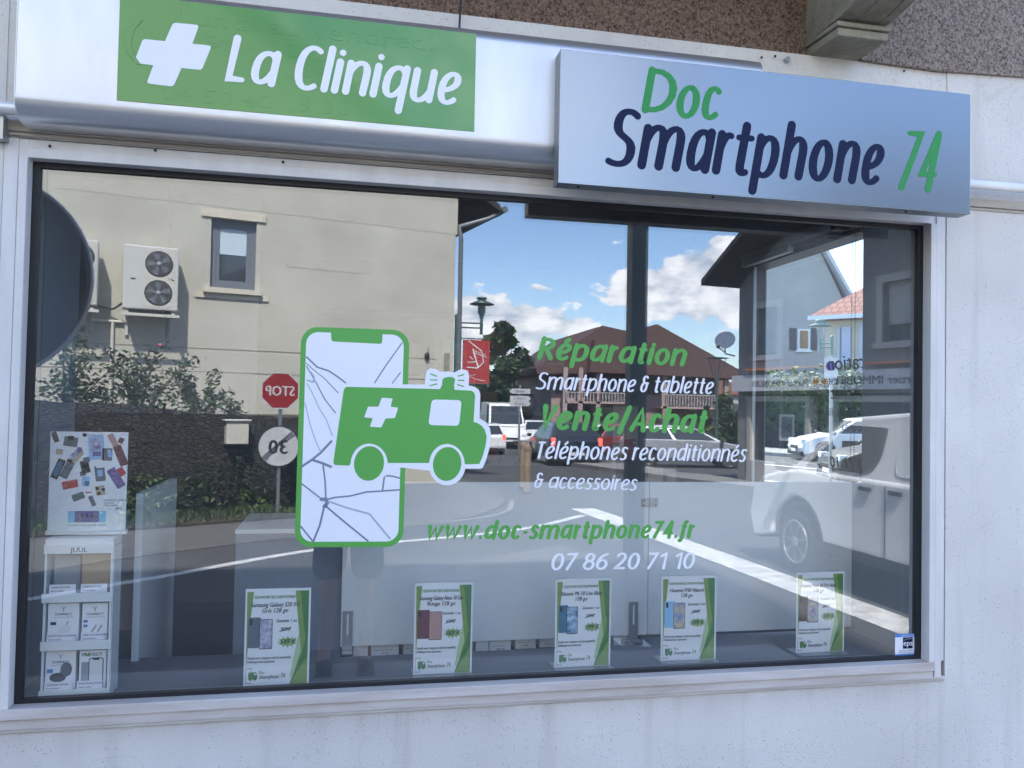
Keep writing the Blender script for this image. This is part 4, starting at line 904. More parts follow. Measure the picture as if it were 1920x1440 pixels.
# centre, size and tilt of each printed picture (fractions of the board)
for a in [(.06, .055, .07, .11, 20, 'brown_print'), (.26, .10, .18, .10, -8, 'grey_print'), (.26, .065, .08, .05, 0, 'black'), (.59, .16, .20, .24, 3, 'blue_pale'), (.60, .22, .11, .05, 0, 'purple_print'), (.58, .13, .13, .13, 3, 'swirl'),
          (.81, .09, .08, .16, 28, 'rose_print'), (.91, .085, .07, .06, -25, 'maroon_print'), (.12, .20, .09, .06, -8, 'tan_print'), (.32, .235, .09, .18, -40, 'swirl'), (.36, .255, .05, .14, -40, 'tan_print'), (.375, .18, .055, .055, 0, 'purple_print'),
          (.735, .225, .13, .13, 0, 'grey_print'), (.765, .215, .05, .08, 10, 'blue_pale'), (.91, .235, .11, .22, 22, 'maroon_print'), (.90, .24, .05, .15, 22, 'swirl'), (.11, .37, .10, .21, -22, 'ink'), (.11, .37, .06, .16, -22, 'teal_print'), (.23, .37, .11, .20, -24, 'grey_print'),
          (.455, .35, .11, .13, 14, 'ink'), (.47, .28, .08, .06, 14, 'grey_print'), (.43, .415, .08, .05, 14, 'grey_print'), (.455, .355, .06, .06, 14, 'tan_print'), (.66, .33, .13, .06, 8, 'paper'), (.65, .415, .13, .16, 8, 'grey_print'), (.65, .41, .07, .07, 8, 'blue_pale'),
          (.86, .46, .12, .22, 32, 'purple_print'), (.92, .40, .10, .09, 32, 'red_print'), (.86, .47, .10, .05, 32, 'swirl'), (.27, .525, .20, .085, 12, 'red_print'), (.27, .510, .17, .03, 12, 'paper'), (.47, .495, .10, .10, 0, 'sky_print'), (.485, .515, .06, .05, -20, 'teal_print'),
          (.66, .585, .12, .10, 10, 'tan_print'), (.51, .605, .08, .014, 5, 'red_print'), (.38, .645, .16, .075, 22, 'grey_print'), (.56, .69, .06, .11, 24, 'grey_print'),
          (.50, .845, .49, .115, 0, 'sky_print'), (.50, .845, .31, .115, 0, 'purple_print'), (.50, .835, .28, .035, 0, 'paper'), (.50, .865, .28, .015, 0, 'grey_print')]:
    rp(a[0], a[1], a[2], a[3]*1.35 if a[3] > .09 else a[3]*1.3, -a[4], a[5], 1+.5*([0, 1, 2][len(mb.f) % 3]))
for cx, cy in ((.62, .565), (.70, .575), (.645, .615)): rp(cx, cy, .045, .045, 0, 'ink', 4, .02)
for cx in (.43, .50, .57): rp(cx, .835, .02, .05, 0, 'ink', 4, .002)
rp(.435, .032, .055, .05, 0, 'navy', 2, .02); text(mb, 'SUNSHINE', F(.57, .045, 2), .0085, 'purple_print', align='c')
text(mb, 'The new generation of intelligent hydrogel film cutting machine', F(.5, .935, 2), .0045, 'ink', align='c', fit=.50*PW)
rp(.83, .72, .27, .17, 0, 'vinyl', 5, .002)
for i, s in enumerate(('PROTECTION HYDROGEL', 'Sur mesure', 'Divers modèles')): text(mb, s, F(.72, .69+i*.024, 6), .0052, 'ink', bold=.0001)
text(mb, '28 €', F(.94, .775, 6), .0075, 'ink', align='r', bold=.0003)
mb.build('poster_print', po)
mb = MB(); mb.box(-.004, PW+.004, -.006, .012, -.006, .006, 'white'); mb.build('base_rail', po, bevel=.001)

rk = thing('accessory_rack', 'white three tier accessory rack under the poster', 'rack', (.044, .078, SZ))
RW = .165
mb = MB(); mb.box(0, RW, -.002, .075, .392, .414, 'white'); mb.box(-.002, RW+.002, -.006, .0, .376, .400, 'white')
text(mb, 'JUUL', (RW/2, -.0064, .3805), .0175, 'ink', align='c', sx=1.05, bold=.00025)
mb.build('header', rk, bevel=.001)
for x in (.0, RW-.006):
    mb = MB(); mb.box(x, x+.005, -.001, .004, .012, .376, 'white'); mb.build('post', rk)
mb = MB(); mb.box(RW-.001, RW+.001, .004, .075, .0, .39, 'white'); mb.box(.0, .002, .004, .075, .0, .39, 'white'); mb.build('side_panel', rk)
mb = MB(); mb.box(.002, RW-.001, .074, .0755, .0, .39, 'grey_plastic'); mb.build('back', rk)
for z in (.0, .126, .250):
    mb = MB(); mb.box(-.003, RW+.003, -.007, -.002, z, z+.024, 'white'); mb.box(.001, RW-.001, -.002, .073, z, z+.003, 'white'); mb.build('shelf', rk, bevel=.001)
def prod(x, z, w, h, kind, label, tagtxt, price, taglabel):
    x += .044; z += SZ; y = .090
    mb = MB(); mb.box(x, x+w, y, y+.02, z, z+h, 'paper' if kind not in ('clear', 'tan') else ('acrylic' if kind == 'clear' else 'card_brown')); f = y-.0003
    cx = x+w/2
    if kind in ('adapter', 'cable', 'carcharger'):
        mb.tube([(cx, f, z+h-.012), (cx, f, z+h-.022)], .0006, 'ink', 5); mb.tube([(cx-.005, f, z+h-.009), (cx, f, z+h-.014), (cx+.005, f, z+h-.009)], .0006, 'ink', 5)
        text(mb, 'CONNECT', (cx, f, z+h-.031), .0085, 'navy', align='c', bold=.0002)
        text(mb, 'accessoires pour smartphone', (cx, f, z+h-.037), .0040, 'ink', align='c')
    if kind == 'adapter': mb.box(x+.006, x+.02, f, f+.0002, z+.058, z+.066, 'ink'); mb.prism([(cx-.018, f-.001, z+.03), (cx+.012, f-.001, z+.03), (cx+.022, f-.001, z+.056), (cx-.004, f-.001, z+.058)], (0, .001, 0), 'white'); mb.prism([(cx+.006, f-.001, z+.058), (cx+.009, f-.001, z+.058), (cx+.014, f-.001, z+.068), (cx+.011, f-.001, z+.068)], (0, .001, 0), 'grey_plastic')
    if kind == 'cable':
        mb.box(x+.004, x+.014, f, f+.0002, z+.062, z+.069, 'blue_print'); mb.box(x+.004, x+.014, f, f+.0002, z+.05, z+.057, 'blue_print')
        for q in (0, .014): mb.tube([(cx-.012+q, f, z+.028), (cx-.002+q, f, z+.045), (cx+.004+q, f, z+.055)], .002, 'grey_plastic', 6)
    if kind == 'carcharger':
        mb.box(x+.004, x+.018, f, f+.0002, z+.060, z+.070, 'blue_print'); mb.ell((cx+.014, f, z+.068), (.014, .001, .019), 'grey_print', 14, 8); mb.ell((cx-.006, f-.0004, z+.048), (.020, .001, .012), 'ink', 14, 8); mb.prism([(cx-.016, f-.0008, z+.038), (cx+.006, f-.0008, z+.038), (cx+.018, f-.0008, z+.062), (cx+.004, f-.0008, z+.07)], (0, .0008, 0), 'grey_print')
    if kind == 'glass':
        mb.box(x, x+w, f, f+.0002, z+h-.003, z+h, 'ink'); mb.box(x, x+.003, f, f+.0002, z, z+h, 'ink'); text(mb, 'PR  TECT', (cx, f-.0003, z+h-.018), .012, 'ink', align='c', bold=.0003); mb.ell((cx-.008, f, z+h-.014), (.004, .0005, .005), 'green', 8, 6)
        mb.box(x+.008, x+.034, f-.0002, f, z+.02, z+.085, 'grey_plastic'); mb.poly([(p, f-.0006, q) for p, q in rround([(x+.026, z+.012), (x+.062, z+.012), (x+.062, z+.096), (x+.026, z+.096)], .007)], 'ink'); mb.poly([(p, f-.0008, q) for p, q in rround([(x+.028, z+.014), (x+.060, z+.014), (x+.060, z+.094), (x+.028, z+.094)], .006)], 'board'); mb.box(x+.036, x+.052, f-.0012, f-.0009, z+.090, z+.094, 'ink')
    if kind == 'clear': mb.box(x+.002, x+w-.002, y+.021, y+.022, z, z+h-.01, 'grey_plastic')
    tag(mb.build('accessory_box'), label, 'product box', 'boxed accessories in the white rack')
    mb = MB(); tx_, tw, th = x+.001, w-.006, .031; yy = .0815; zz0 = z+.008
    mb.box(tx_, tx_+tw, yy, yy+.0006, zz0, zz0+th, 'vinyl')
    text(mb, tagtxt, (tx_+.004, yy-.0003, zz0+th-.009), .0056, 'ink', bold=.00012); text(mb, 'Divers modèles', (tx_+.004, yy-.0003, zz0+th-.018), .0050, 'ink', bold=.0001); text(mb, 'à partir de', (tx_+.010, yy-.0003, zz0+.004), .0044, 'ink'); text(mb, price, (tx_+tw-.004, yy-.0003, zz0+.004), .0075, 'ink', align='r', bold=.0002)
    tag(mb.build('price_tag'), taglabel, 'price tag', 'paper price tags in the white rack')
prod(.010, .256, .070, .118, 'clear', 'clear plastic pack on the left of the top tier', 'COQUE SILICONE', '10,90 €', 'paper price tag 10,90 € on the top tier')
prod(.086, .256, .070, .118, 'tan', 'brown pack on the right of the top tier', 'COQUE SILICONE', '12,90 €', 'paper price tag 12,90 € on the top tier')
prod(.008, .130, .074, .114, 'adapter', 'white box with a plug adapter on the middle tier', 'ADAPTATEUR CHARGEUR', '9,90 €', 'paper price tag 9,90 € below the adapter box')
prod(.090, .130, .062, .112, 'cable', 'white box with charging cables on the middle tier', 'CÂBLE DE CHARGEMENT', '6,90 €', 'paper price tag 6,90 € below the cable box')
prod(.006, .004, .072, .116, 'carcharger', 'white box with a black car charger on the bottom tier', 'CHARGEUR VOITURE', '9,90 €', 'paper price tag 9,90 € below the car charger box')
prod(.084, .004, .068, .118, 'glass', 'box reading PROTECT with a screen glass on the bottom tier', 'VITRE DE PROTECTION', '9,90 €', 'paper price tag 9,90 € below the screen glass box')

# deeper in the shop
a = aty(208, 1110, .46); b = aty(257, 1083, .46); mb = MB(); mb.box(a.x, b.x, .46, .66, b.z-.16, b.z, 'card_brown'); tag(mb.build('cardboard_box'), 'brown cardboard box behind the rack carrying the blue bottle', 'box'); CBZ = b.z
cbn = thing('wall_cabinet', 'grey wall cabinet with two doors and round steel knobs at left', 'cabinet', (0, 1.30, 0))
zc0 = aty(300, 775, 1.30).z
for (u0, u1, ku) in ((118, 312, 298), (318, 486, 326)):
    a = aty(u0, 500, 1.30); b = aty(u1, 500, 1.30); mb = MB(); mb.box(a.x, b.x, 0, .02, zc0, 2.45, 'room'); d = mb.build('door', cbn); kk = aty(ku, 763, 1.28); mb = MB(); mb.ell((kk.x, -.012, kk.z), (.012, .012, .012), 'steel', 10, 6); mb.build('knob', d)
pil = MB(); a = aty(1150, 760, 2.6); b = aty(1207, 900, 2.6); pil.box(a.x, b.x, 2.6, 2.9, 0, a.z, 'board'); tag(pil.build('white_cabinet', bevel=.01), 'tall white cabinet deep inside the shop', 'cabinet')
e = thing('fire_extinguisher_box', 'red box hanging on the white cabinet deep inside the shop', 'box', (0, 2.58, 0)); a = aty(1168, 870, 2.58); b = aty(1186, 823, 2.58)
mb = MB(); mb.box(a.x, b.x, -.06, .0, a.z, b.z, 'red'); mb.build('body', e, bevel=.01); mb = MB(); mb.box(b.x-.02, b.x-.005, -.063, -.06, b.z-.03, b.z-.01, 'white'); mb.build('label_plate', e)
ct = thing('display_counter', 'low grey counter with small drawers deep inside the shop', 'counter', (0, 2.0, 0)); a = aty(1210, 905, 2.0); b = aty(1350, 872, 2.0)
mb = MB(); mb.box(a.x, b.x, 0, .5, 0, b.z, 'grey_plastic'); mb.build('body', ct)
for i in range(4): mb = MB(); q = a.x+(b.x-a.x)*(i+.1)/4; mb.box(q, q+(b.x-a.x)*.2, -.01, -.001, b.z-.10, b.z-.02, 'board'); mb.build('drawer', ct)
sh = thing('back_wall_shelving', 'dark shelving with hanging accessories on the back wall', 'shelving', (0, 4.3, 0))
mb = MB()
for z in (1.1, 1.5, 1.9, 2.25): mb.box(.6, 2.5, -.28, 0.05, z, z+.03, 'grey_plastic')
mb.build('shelf', sh)
rr_ = random.Random(5); k = 0
for z in (1.13, 1.53, 1.93):
    x = .65
    while x < 2.4:
        w = rr_.uniform(.06, .13); h = rr_.uniform(.12, .26); mb = MB(); mb.box(x, x+w, 4.08, 4.2, z, z+h, rr_.choice(['board', 'grey_plastic', 'grey_print', 'red_print', 'teal_print', 'white', 'grey_plastic', 'rose_print']))
        o = mb.build('accessory_pack'); tag(o, 'small accessory pack on the back wall shelving deep inside', 'pack', 'packs on the back wall shelving'); x += w+rr_.uniform(.02, .1)
mb = MB(); mb.lathe([(.001, 0), (.040, .002), (.044, .02), (.044, .12), (.036, .15), (.016, .175), (.015, .20), (.001, .20)], 'blue', n=20); p = aty(232, 1040, .54); o = tag(mb.build('blue_bottle'), 'blue rounded bottle standing behind the poster rack', 'bottle'); o.location = (p.x, .54, CBZ)

def through(u, v, D): d = ray(u, v); return CAM+d*D     # D = distance along the view axis
# ================================================================== vehicles
def wheel(parent, x, y, r, side, w=.20):
    t = MB(); s = side
    t.tube([(x, y-w/2, r), (x, y-w/2+.03, r), (x, y+w/2-.03, r), (x, y+w/2, r)], [r*.93, r, r, r*.93], 'tyre', 26)
    wh_ = t.build('wheel', parent)
    m = MB(); yo = y+s*w/2
    m.tube([(x, yo-s*.02, r), (x, yo+s*.004, r)], [r*.62, r*.62], 'trim', 22)
    for k in range(7):
        a = 2*math.pi*k/7+.2; b = a+.16; c = a-.16
        q = lambda rad, ang, dy: (x+rad*math.cos(ang), yo+s*dy, r+rad*math.sin(ang))
        pts = [q(r*.12, c, .012), q(r*.62, a-.09, .010), q(r*.62, a+.09, .010), q(r*.12, b, .012)]
        m.poly(pts if s < 0 else pts[::-1], 'rim')
    m.tube([(x, yo, r), (x, yo+s*.016, r)], [r*.17, r*.13], 'rim', 14)
    ring = [(x+r*.65*math.cos(2*math.pi*i/28), yo+s*.006, r+r*.65*math.sin(2*math.pi*i/28)) for i in range(29)]
    m.tube(ring, .012, 'rim', 6, cap=False)
    m.build('rim', wh_)
def vehicle(name, label, cat_, loc, rz, Lg, Wd, top, gh, ax, r, sill, paint, roofw=.80, glass_front=True, group=None, side_glass=None, cargo=False, lit=False, belt_w=.97, arch_k=1.22):
    """top: lower-body silhouette from rear to front; gh: greenhouse (rear base, rear top, front top, front base)"""
    v = thing(name, label, cat_, loc, rz, group); h = Wd/2
    arch = []
    def archp(cx): R_ = r*arch_k; return [(cx+R_*math.cos(R(a)), max(sill, r+R_*math.sin(R(a)))) for a in range(0, 181, 15)]
    bot = [(Lg/2-.10, sill)]+archp(ax[1])+archp(ax[0])+[(-Lg/2+.08, sill)]
    ring = [(x, z) for x, z in top]+bot
    # loft: inner slab + outer bulged sides
    mb = MB(); n = len(ring); lay = []
    for yy, k in ((-h*.90, .985), (-h, 1), (-h*.995, 1), (h*.995, 1), (h, 1), (h*.90, .985)): pass
    zc = .5*(sill+max(z for x, z in ring))
    def sec(y, kx, kz): return [(x*kx, y, z if z <= sill+.02 else (z-zc)*kz+zc) for x, z in ring]
    secs = [sec(-h*.93, .975, .955), sec(-h, .995, .995) if False else sec(-h, .99, .97), sec(-h*.88, 1, 1), sec(h*.88, 1, 1), sec(h, .99, .97), sec(h*.93, .975, .955)]
    secs = [sec(-h, .985, .965), sec(-h*.90, 1, 1), sec(h*.90, 1, 1), sec(h, .985, .965)]
    vs = [p for s in secs for p in s]; fs = []
    for a in range(3):
        for i in range(n): j = (i+1) % n; fs.append((a*n+i, (a+1)*n+i, (a+1)*n+j, a*n+j))
    fs.append(tuple(range(n-1, -1, -1))[::-1]); fs.append(tuple(range(3*n, 4*n))[::-1])
    mb.add(vs, fs, paint)
    (x0, z0), (x1, z1), (x2, z2), (x3, z3) = gh; hb = h*belt_w; ht = h*roofw
    def gs(x, z, s, off=0): f = (z-z0)/(z1-z0) if z1 != z0 else 0; f = max(0, min(1, (z-min(z0, z3))/(max(z1, z2)-min(z0, z3)))); return (x, s*(hb+(ht-hb)*f+off), z)
    # greenhouse with a rounded roof
    crown = .03
    ring2 = [(x0, z0), (x1, z1-.03), (x1+(.06 if x2 > x1 else 0), z1), ((x1+x2)/2, max(z1, z2)+crown), (x2-.08, z2), (x2, z2-.03), (x3, z3)]
    nn = len(ring2); A_ = [gs(x, z, 1) for x, z in ring2]; B_ = [gs(x, z, -1) for x, z in ring2]
    mb.add(A_+B_, [tuple(range(nn)), tuple(range(2*nn-1, nn-1, -1))]+[(i, nn+i, nn+(i+1) % nn, (i+1) % nn) for i in range(nn)], paint)
    mb.build('body', v, bevel=.035, seg=3)
    for cx in ax:
        for s in (-1, 1): wl = MB(); wl.box(cx-r*(arch_k-.1), cx+r*(arch_k-.1), s*(h-.26), s*(h-.10), sill-.02, r*(arch_k+.80), 'trim'); wl.build('wheel_well', v)
    for cx in ax:
        for s in (-1, 1): wheel(v, cx, s*(h-.11), r, s)
    # glass
    zb = max(z0, z3)+.03; zt = min(z1, z2)-.07
    def edge_x(z, rear): 
        (xa, za), (xb, zb2) = ((x0, z0), (x1, z1)) if rear else ((x3, z3), (x2, z2)); t = (z-za)/(zb2-za); return xa+(xb-xa)*t
    spans = side_glass or [(0.02, .49), (.53, .98)]
    for s in (-1, 1):
        for sp_ in spans:
            if len(sp_) > 2:
                w_m = MB(); w_m.prism([gs(x, z, s, .006) for x, z in rround(sp_, .04)], (0, s*.004, 0), 'carglass'); w_m.build('side_window', v); continue
            f0, f1 = sp_
            def px_(z, f): a, b = edge_x(z, True)+.10, edge_x(z, False)-.10; return a+(b-a)*f
            pts = [gs(px_(zb, f0), zb, s, .006), gs(px_(zb, f1), zb, s, .006), gs(px_(zt, f1), zt, s, .006), gs(px_(zt, f0), zt, s, .006)]
            w_m = MB(); w_m.prism(pts, (0, s*.004, 0), 'carglass'); w_m.build('side_window', v)
    for rear in (True, False):
        if cargo and rear: continue
        (xa, za), (xb, zb2) = ((x0, z0), (x1, z1)) if rear else ((x3, z3), (x2, z2)); d = -1 if rear else 1
        q = lambda t, s: (xa+(xb-xa)*t+d*.008, s*((hb+(ht-hb)*t)-.10), za+(zb2-za)*t+.006)
        w_m = MB(); w_m.prism([q(.10, -1), q(.10, 1), q(.88, 1), q(.88, -1)], (d*.004, 0, .002), 'carglass'); w_m.build('rear_window' if rear else 'windscreen', v)
    # lamps, bumpers, plates, mirrors
    xr = min(x for x, z in top); xf = max(x for x, z in top)
    zlr = r*2+.22; zlf = r*2+.05
    for s in (-1, 1):
        m = MB(); m.box(-Lg/2-.005, -Lg/2+.12, s*h*.96-.16*(s > 0), s*h*.96+.16*(s < 0), zlr-.14, zlr+.14, 'brakelit' if lit else 'taillight'); m.build('tail_light', v, bevel=.03)
        m = MB(); m.box(Lg/2-.22, Lg/2-.03, s*h*.95-.26*(s > 0), s*h*.95+.26*(s < 0), zlf-.08, zlf+.07, 'headlight'); m.build('headlight', v, bevel=.03)
        m = MB(); m.ell((x3-.10, s*(h+.10), z3+.06), (.07, .10, .07), 'trim' if paint != 'carwhite' or True else paint, 10, 7); m.build('wing_mirror', v)
    m = MB(); m.box(-Lg/2-.02, -Lg/2+.16, -h*.94, h*.94, sill-.02, sill+.16, 'trim'); m.build('rear_bumper', v, bevel=.03)
    m = MB(); m.box(Lg/2-.2, Lg/2+.01, -h*.93, h*.93, sill-.02, sill+.13, 'trim'); m.box(Lg/2-.05, Lg/2+.012, -h*.5, h*.5, sill+.2, sill+.32, 'trim'); m.build('front_bumper', v, bevel=.03)
    m = MB(); m.box(-Lg/2-.03, -Lg/2-.015, -.26, .26, sill+.19, sill+.30, 'plate'); m.box(Lg/2+.015, Lg/2+.025, -.26, .26, sill+.10, sill+.20, 'plate'); m.build('number_plate', v)
    return v
def hatch(label, loc, rz, paint, s=1.0, name='parked_car', lit=False, Lg=3.9, Wd=1.72, Hh=1.50, **k):
    top = [(-Lg/2, .45), (-Lg/2-.0, .85), (-Lg/2+.10, .98), (Lg*.12, .97), (Lg*.26, .92), (Lg*.40, .80), (Lg*.485, .66), (Lg/2, .45)]
    gh = [(-Lg/2+.10, .93), (-Lg/2+.42, Hh-.06), (Lg*.04, Hh-.03), (Lg*.27, .90)]
    return vehicle(name, label, 'car', loc, rz, Lg, Wd, top, gh, (-Lg*.31, Lg*.31), .31, .20, paint, lit=lit, roofw=.74, **k)
def hdg(dx, dY): return math.atan2(-dY, dx)      # heading of something seen in the glass

ZR = -.12
# white panel van close by (its nose points away from the shop)
vn = vehicle('panel_van', 'white panel van passing close to the window, dark door glass and sliding door', 'van', Mi(6.33, 4.25, ZR), hdg(-.02, 1), 4.35, 1.80,
   [(-2.17, .42), (-2.17, 1.10), (1.15, 1.10), (1.55, 1.06), (1.88, .97), (2.10, .80), (2.17, .52)], [(-2.15, 1.05), (-2.10, 1.70), (.55, 1.64), (1.36, 1.07)], (-1.38, 1.20), .335, .27, 'carwhite',
   roofw=.88, side_glass=[[(-.13, 1.56), (-.08, 1.30), (.02, 1.17), (.14, 1.13), (1.06, 1.13), (.42, 1.57)]], cargo=True, arch_k=1.42)
for s in (1,):
    mb = MB()
    def vy(x, z, o=0): return -.90*(.97+(.86-.97)*max(0, min(1, (z-1.05)/.65)))-o
    loop = rround([(-1.35, 1.14), (-.27, 1.14), (-.27, 1.58), (-1.35, 1.58)], .09)
    P_ = [(x, vy(x, z, .004), z) for x, z in loop]; 
    for i in range(len(P_)): pass
    mb.tube(P_+[P_[0]], .007, 'carsilver', 5, cap=False)
    for x in (-.20, -1.45): mb.box(x, x+.008, -.907, -.903, .32, 1.05, 'trim')
    mb.build('sliding_door', vn)
    for x in (-.02, -.42): mb = MB(); mb.box(x, x+.17, -.925, -.905, .98, 1.02, 'trim'); mb.build('door_handle', vn, bevel=.008)
    mb = MB(); mb.box(-1.0, .90, -.915, -.895, .32, .42, 'trim'); mb.build('side_rubbing_strip', vn)
    mb = MB()
    for i, (s_, zz_) in enumerate((('ELEC', 1.42), ('SERVICE', 1.31), ('DEPANNAGE', 1.22))): text(mb, s_, (-.95, vy(0, zz_, .004), zz_), (.13, .07, .06)[i], 'tan_print', ux=(-1, 0, 0) if False else (1, 0, 0), sx=1.1)
    mb.build('van_lettering', vn)
hatch('small white hatchback braking, seen from behind just right of the ambulance sticker', Mi(aty(918, 765, 34).x, 36.0, zg(36)), hdg(.02, 1), 'carwhite', name='hatchback_car', lit=True)
bg_v = vehicle('high_roof_van', 'tall white high roof van facing us behind the white hatchback', 'van', Mi(aty(957, 765, 40).x, 42.5, zg(40)), hdg(-.05, -1), 5.6, 2.05,
   [(-2.8, .5), (-2.8, 1.2), (1.6, 1.25), (2.2, 1.15), (2.65, .95), (2.8, .5)], [(-2.78, 1.15), (-2.74, 2.5), (1.35, 2.45), (2.15, 1.2)], (-1.8, 1.8), .36, .3, 'carwhite', roofw=.86, side_glass=[(.78, .97)], cargo=True)
hatch('dark blue estate car braking with red lights lit, in the middle of the junction', Mi(aty(1085, 765, 24).x, 26.0, zg(25)), hdg(.03, 1), 'cardark', name='estate_car', lit=True, Lg=4.3, Wd=1.85, Hh=1.50)
m = MB(); m.box(-.2, .2, 0, .02, 0, .03, 'brakelit')
hatch('silver car turning in from the right with its long sloping windscreen', Mi(aty(1285, 765, 24).x, 24.0, zg(24)), hdg(1, -.25), 'carsilver', name='silver_car', Lg=4.4, Wd=1.8, Hh=1.45)
hatch('white car with bright roof behind the letters of Vente/Achat', Mi(aty(1165, 765, 36).x, 36.0, zg(36)), hdg(1, -.2), 'carwhite', name='white_car', Lg=4.2, Wd=1.8, Hh=1.48)
hatch('distant white car left of the word Vente', Mi(aty(1005, 765, 44).x, 44, zg(44)), hdg(-.1, -1), 'carwhite', name='white_car', Lg=4.0)
hatch('distant dark red car low behind the letters of Téléphones', Mi(aty(1200, 765, 31).x, 31, zg(31)), hdg(1, -.1), 'carred', name='red_car', Lg=4.0)
hatch('distant silver car right of the tall white van', Mi(aty(1012, 765, 58).x, 58, zg(58)), hdg(-.1, -1), 'carsilver', name='silver_car', Lg=4.1)
# seen straight through the side window
c3 = hatch('white car with black side cladding parked across the side street', Vector((18.2, 22.9, ZR)), R(165), 'carwhite', name='parked_car', Lg=4.2, Wd=1.75, Hh=1.50)
mb = MB()
for s in (-1, 1): mb.box(-.9, .75, s*.905-.012, s*.905+.012, .42, .72, 'trim')
mb.build('side_cladding', c3, bevel=.03)
hatch('black car parked nearest beyond the side window', Vector((*(through(1558, 800, 18.5)+Vector((1.95, -.55, 0))).xy, ZR)), R(163), 'carblack', name='parked_car', Lg=4.2, Wd=1.8, Hh=1.58)

# ================================================================== across the road (seen in the glass)
# frame of the beige building: local x runs left along the facade, local y into the building
def facade_frame(x, Y, ang, flip=1):
    a = R(ang); return Mi(x, Y, 0), a
BX, BY, BA = 3.0, 15.1, 14.0
def onwall(u, v, P0, ang):
    d = ray(u, v); a = R(ang); n = Vector((-math.sin(a), math.cos(a), 0)); p0 = Vector((*P0, 0))
    t = (p0-CAM).xy.dot(n.xy)/d.xy.dot(n.xy); P_ = CAM+d*t
    return (P_.xy-p0.xy).dot(Vector((math.cos(a), math.sin(a)))), P_.z
bb = thing('beige_building', 'tall beige rendered building with air conditioners filling the left of the reflection', 'building', Mi(BX, BY, 0), R(180-BA))
# local: s -> x = -s ... facade runs to negative s, so local x = -s (to the left in the glass)
def bl(u, v): s, z = onwall(u, v, (BX, BY), BA); return -s, z
mb = MB()
ridge = [(0, -.5), (16, -.5), (16, 7.2), (8, 11.2), (0, 6.35)]
# wall with the window hole: pieces
wx1, wz1 = bl(397, 407); wx0, wz0 = bl(478, 545)      # wx0 < wx1
mb.box(0, wx0, 0, .3, -.5, 6.3, 'beige'); mb.box(wx1, 16, 0, .3, -.5, 6.3, 'beige'); mb.box(wx0, wx1, 0, .3, -.5, wz0, 'beige'); mb.box(wx0, wx1, 0, .3, wz1, 6.3, 'beige')
mb.prism([(0, 0, 6.3), (16, 0, 6.3), (16, 0, 6.8), (8, 0, 11.0), (0, 0, 6.35)], (0, .3, 0), 'beige')
mb.box(0, .3, .3, 11, -.5, 6.3, 'beige'); mb.box(15.7, 16, .3, 11, -.5, 6.3, 'beige'); mb.box(.3, 15.7, 10.7, 11, -.5, 6.3, 'beige')
mb.build('wall', bb)
mb = MB()
# sloping roof with wide eaves on the right-hand side
mb.prism([(-.95, -.25, 5.86), (-.95, -.25, 6.0), (8, -.25, 11.3), (8, -.25, 11.15)], (0, 11.5, 0), 'soffit'); mb.prism([(16.9, -.25, 6.4), (16.9, -.25, 6.54), (8, -.25, 11.3), (8, -.25, 11.15)], (0, 11.5, 0), 'soffit')
mb.build('roof', bb)
mb = MB(); mb.tube([(-1.02, -.35, 5.90), (-1.02, 11.3, 5.90)], .075, 'zinc', 10); mb.build('gutter', bb)
mb = MB(); px0, _ = bl(859, 600); mb.tube([(-1.0, -.12, 5.85), (-.72, -.10, 5.70), (px0+.05, -.10, 5.45), (px0, -.08, 5.2), (px0, -.08, .1)], .05, 'zinc', 10); mb.build('downpipe', bb)
wn = MB(); fw = .10
wn.box(wx0, wx1, .10, .16, wz0, wz0+fw, 'pvc_grey'); wn.box(wx0, wx1, .10, .16, wz1-fw, wz1, 'pvc_grey'); wn.box(wx0, wx0+fw, .10, .16, wz0+fw, wz1-fw, 'pvc_grey'); wn.box(wx1-fw, wx1, .10, .16, wz0+fw, wz1-fw, 'pvc_grey')
wn.box(wx0+fw, wx1-fw, .115, .15, wz0+fw, wz0+fw+.07, 'pvc_grey'); wn.box(wx0+fw, wx1-fw, .115, .15, wz1-fw-.07, wz1-fw, 'pvc_grey'); wn.box(wx0+fw, wx0+fw+.07, .115, .15, wz0+fw+.07, wz1-fw-.07, 'pvc_grey'); wn.box(wx1-fw-.07, wx1-fw, .115, .15, wz0+fw+.07, wz1-fw-.07, 'pvc_grey')
w_ = wn.build('window', bb)
m = MB(); m.box(wx0+fw, wx1-fw, .135, .14, wz0+fw, wz1-fw, 'winglass'); m.build('pane', w_)
m = MB(); m.box(wx0+fw+.07, wx1-fw-.07, .128, .133, wz0+.68, wz1-fw-.07, 'blind_blue'); m.build('blind', w_)
mb = MB(); a = bl(378, 400); b = bl(498, 412); mb.box(b[0], a[0], -.035, .0, wz1+.0, wz1+.14, 'beige_trim'); mb.build('lintel', bb, bevel=.005)
mb = MB(); mb.box(wx0-.12, wx1+.12, -.10, .1, wz0-.10, wz0, 'beige_trim'); mb.box(wx0-.26, wx1+.26, -.03, .0, wz0-.20, wz0-.10, 'beige_trim'); mb.build('sill', bb, bevel=.005)
mb = MB()
for u, v in ((300, 650), (300, 695)): s, z = bl(u, v); mb.box(.4, 15, -.006, .002, z, z+.018, 'joint')
mb.build('render_joint', bb)
mb = MB(); a = bl(208, 700); mb.tube([(a[0], -.04, 1.2), (a[0], -.04, bl(208, 603)[1])], .03, 'pipe', 8); mb.tube([(bl(233, 603)[0], -.04, bl(208, 603)[1]), (bl(170, 601)[0], -.04, bl(208, 603)[1])], .03, 'pipe', 8); mb.build('pipe', bb)
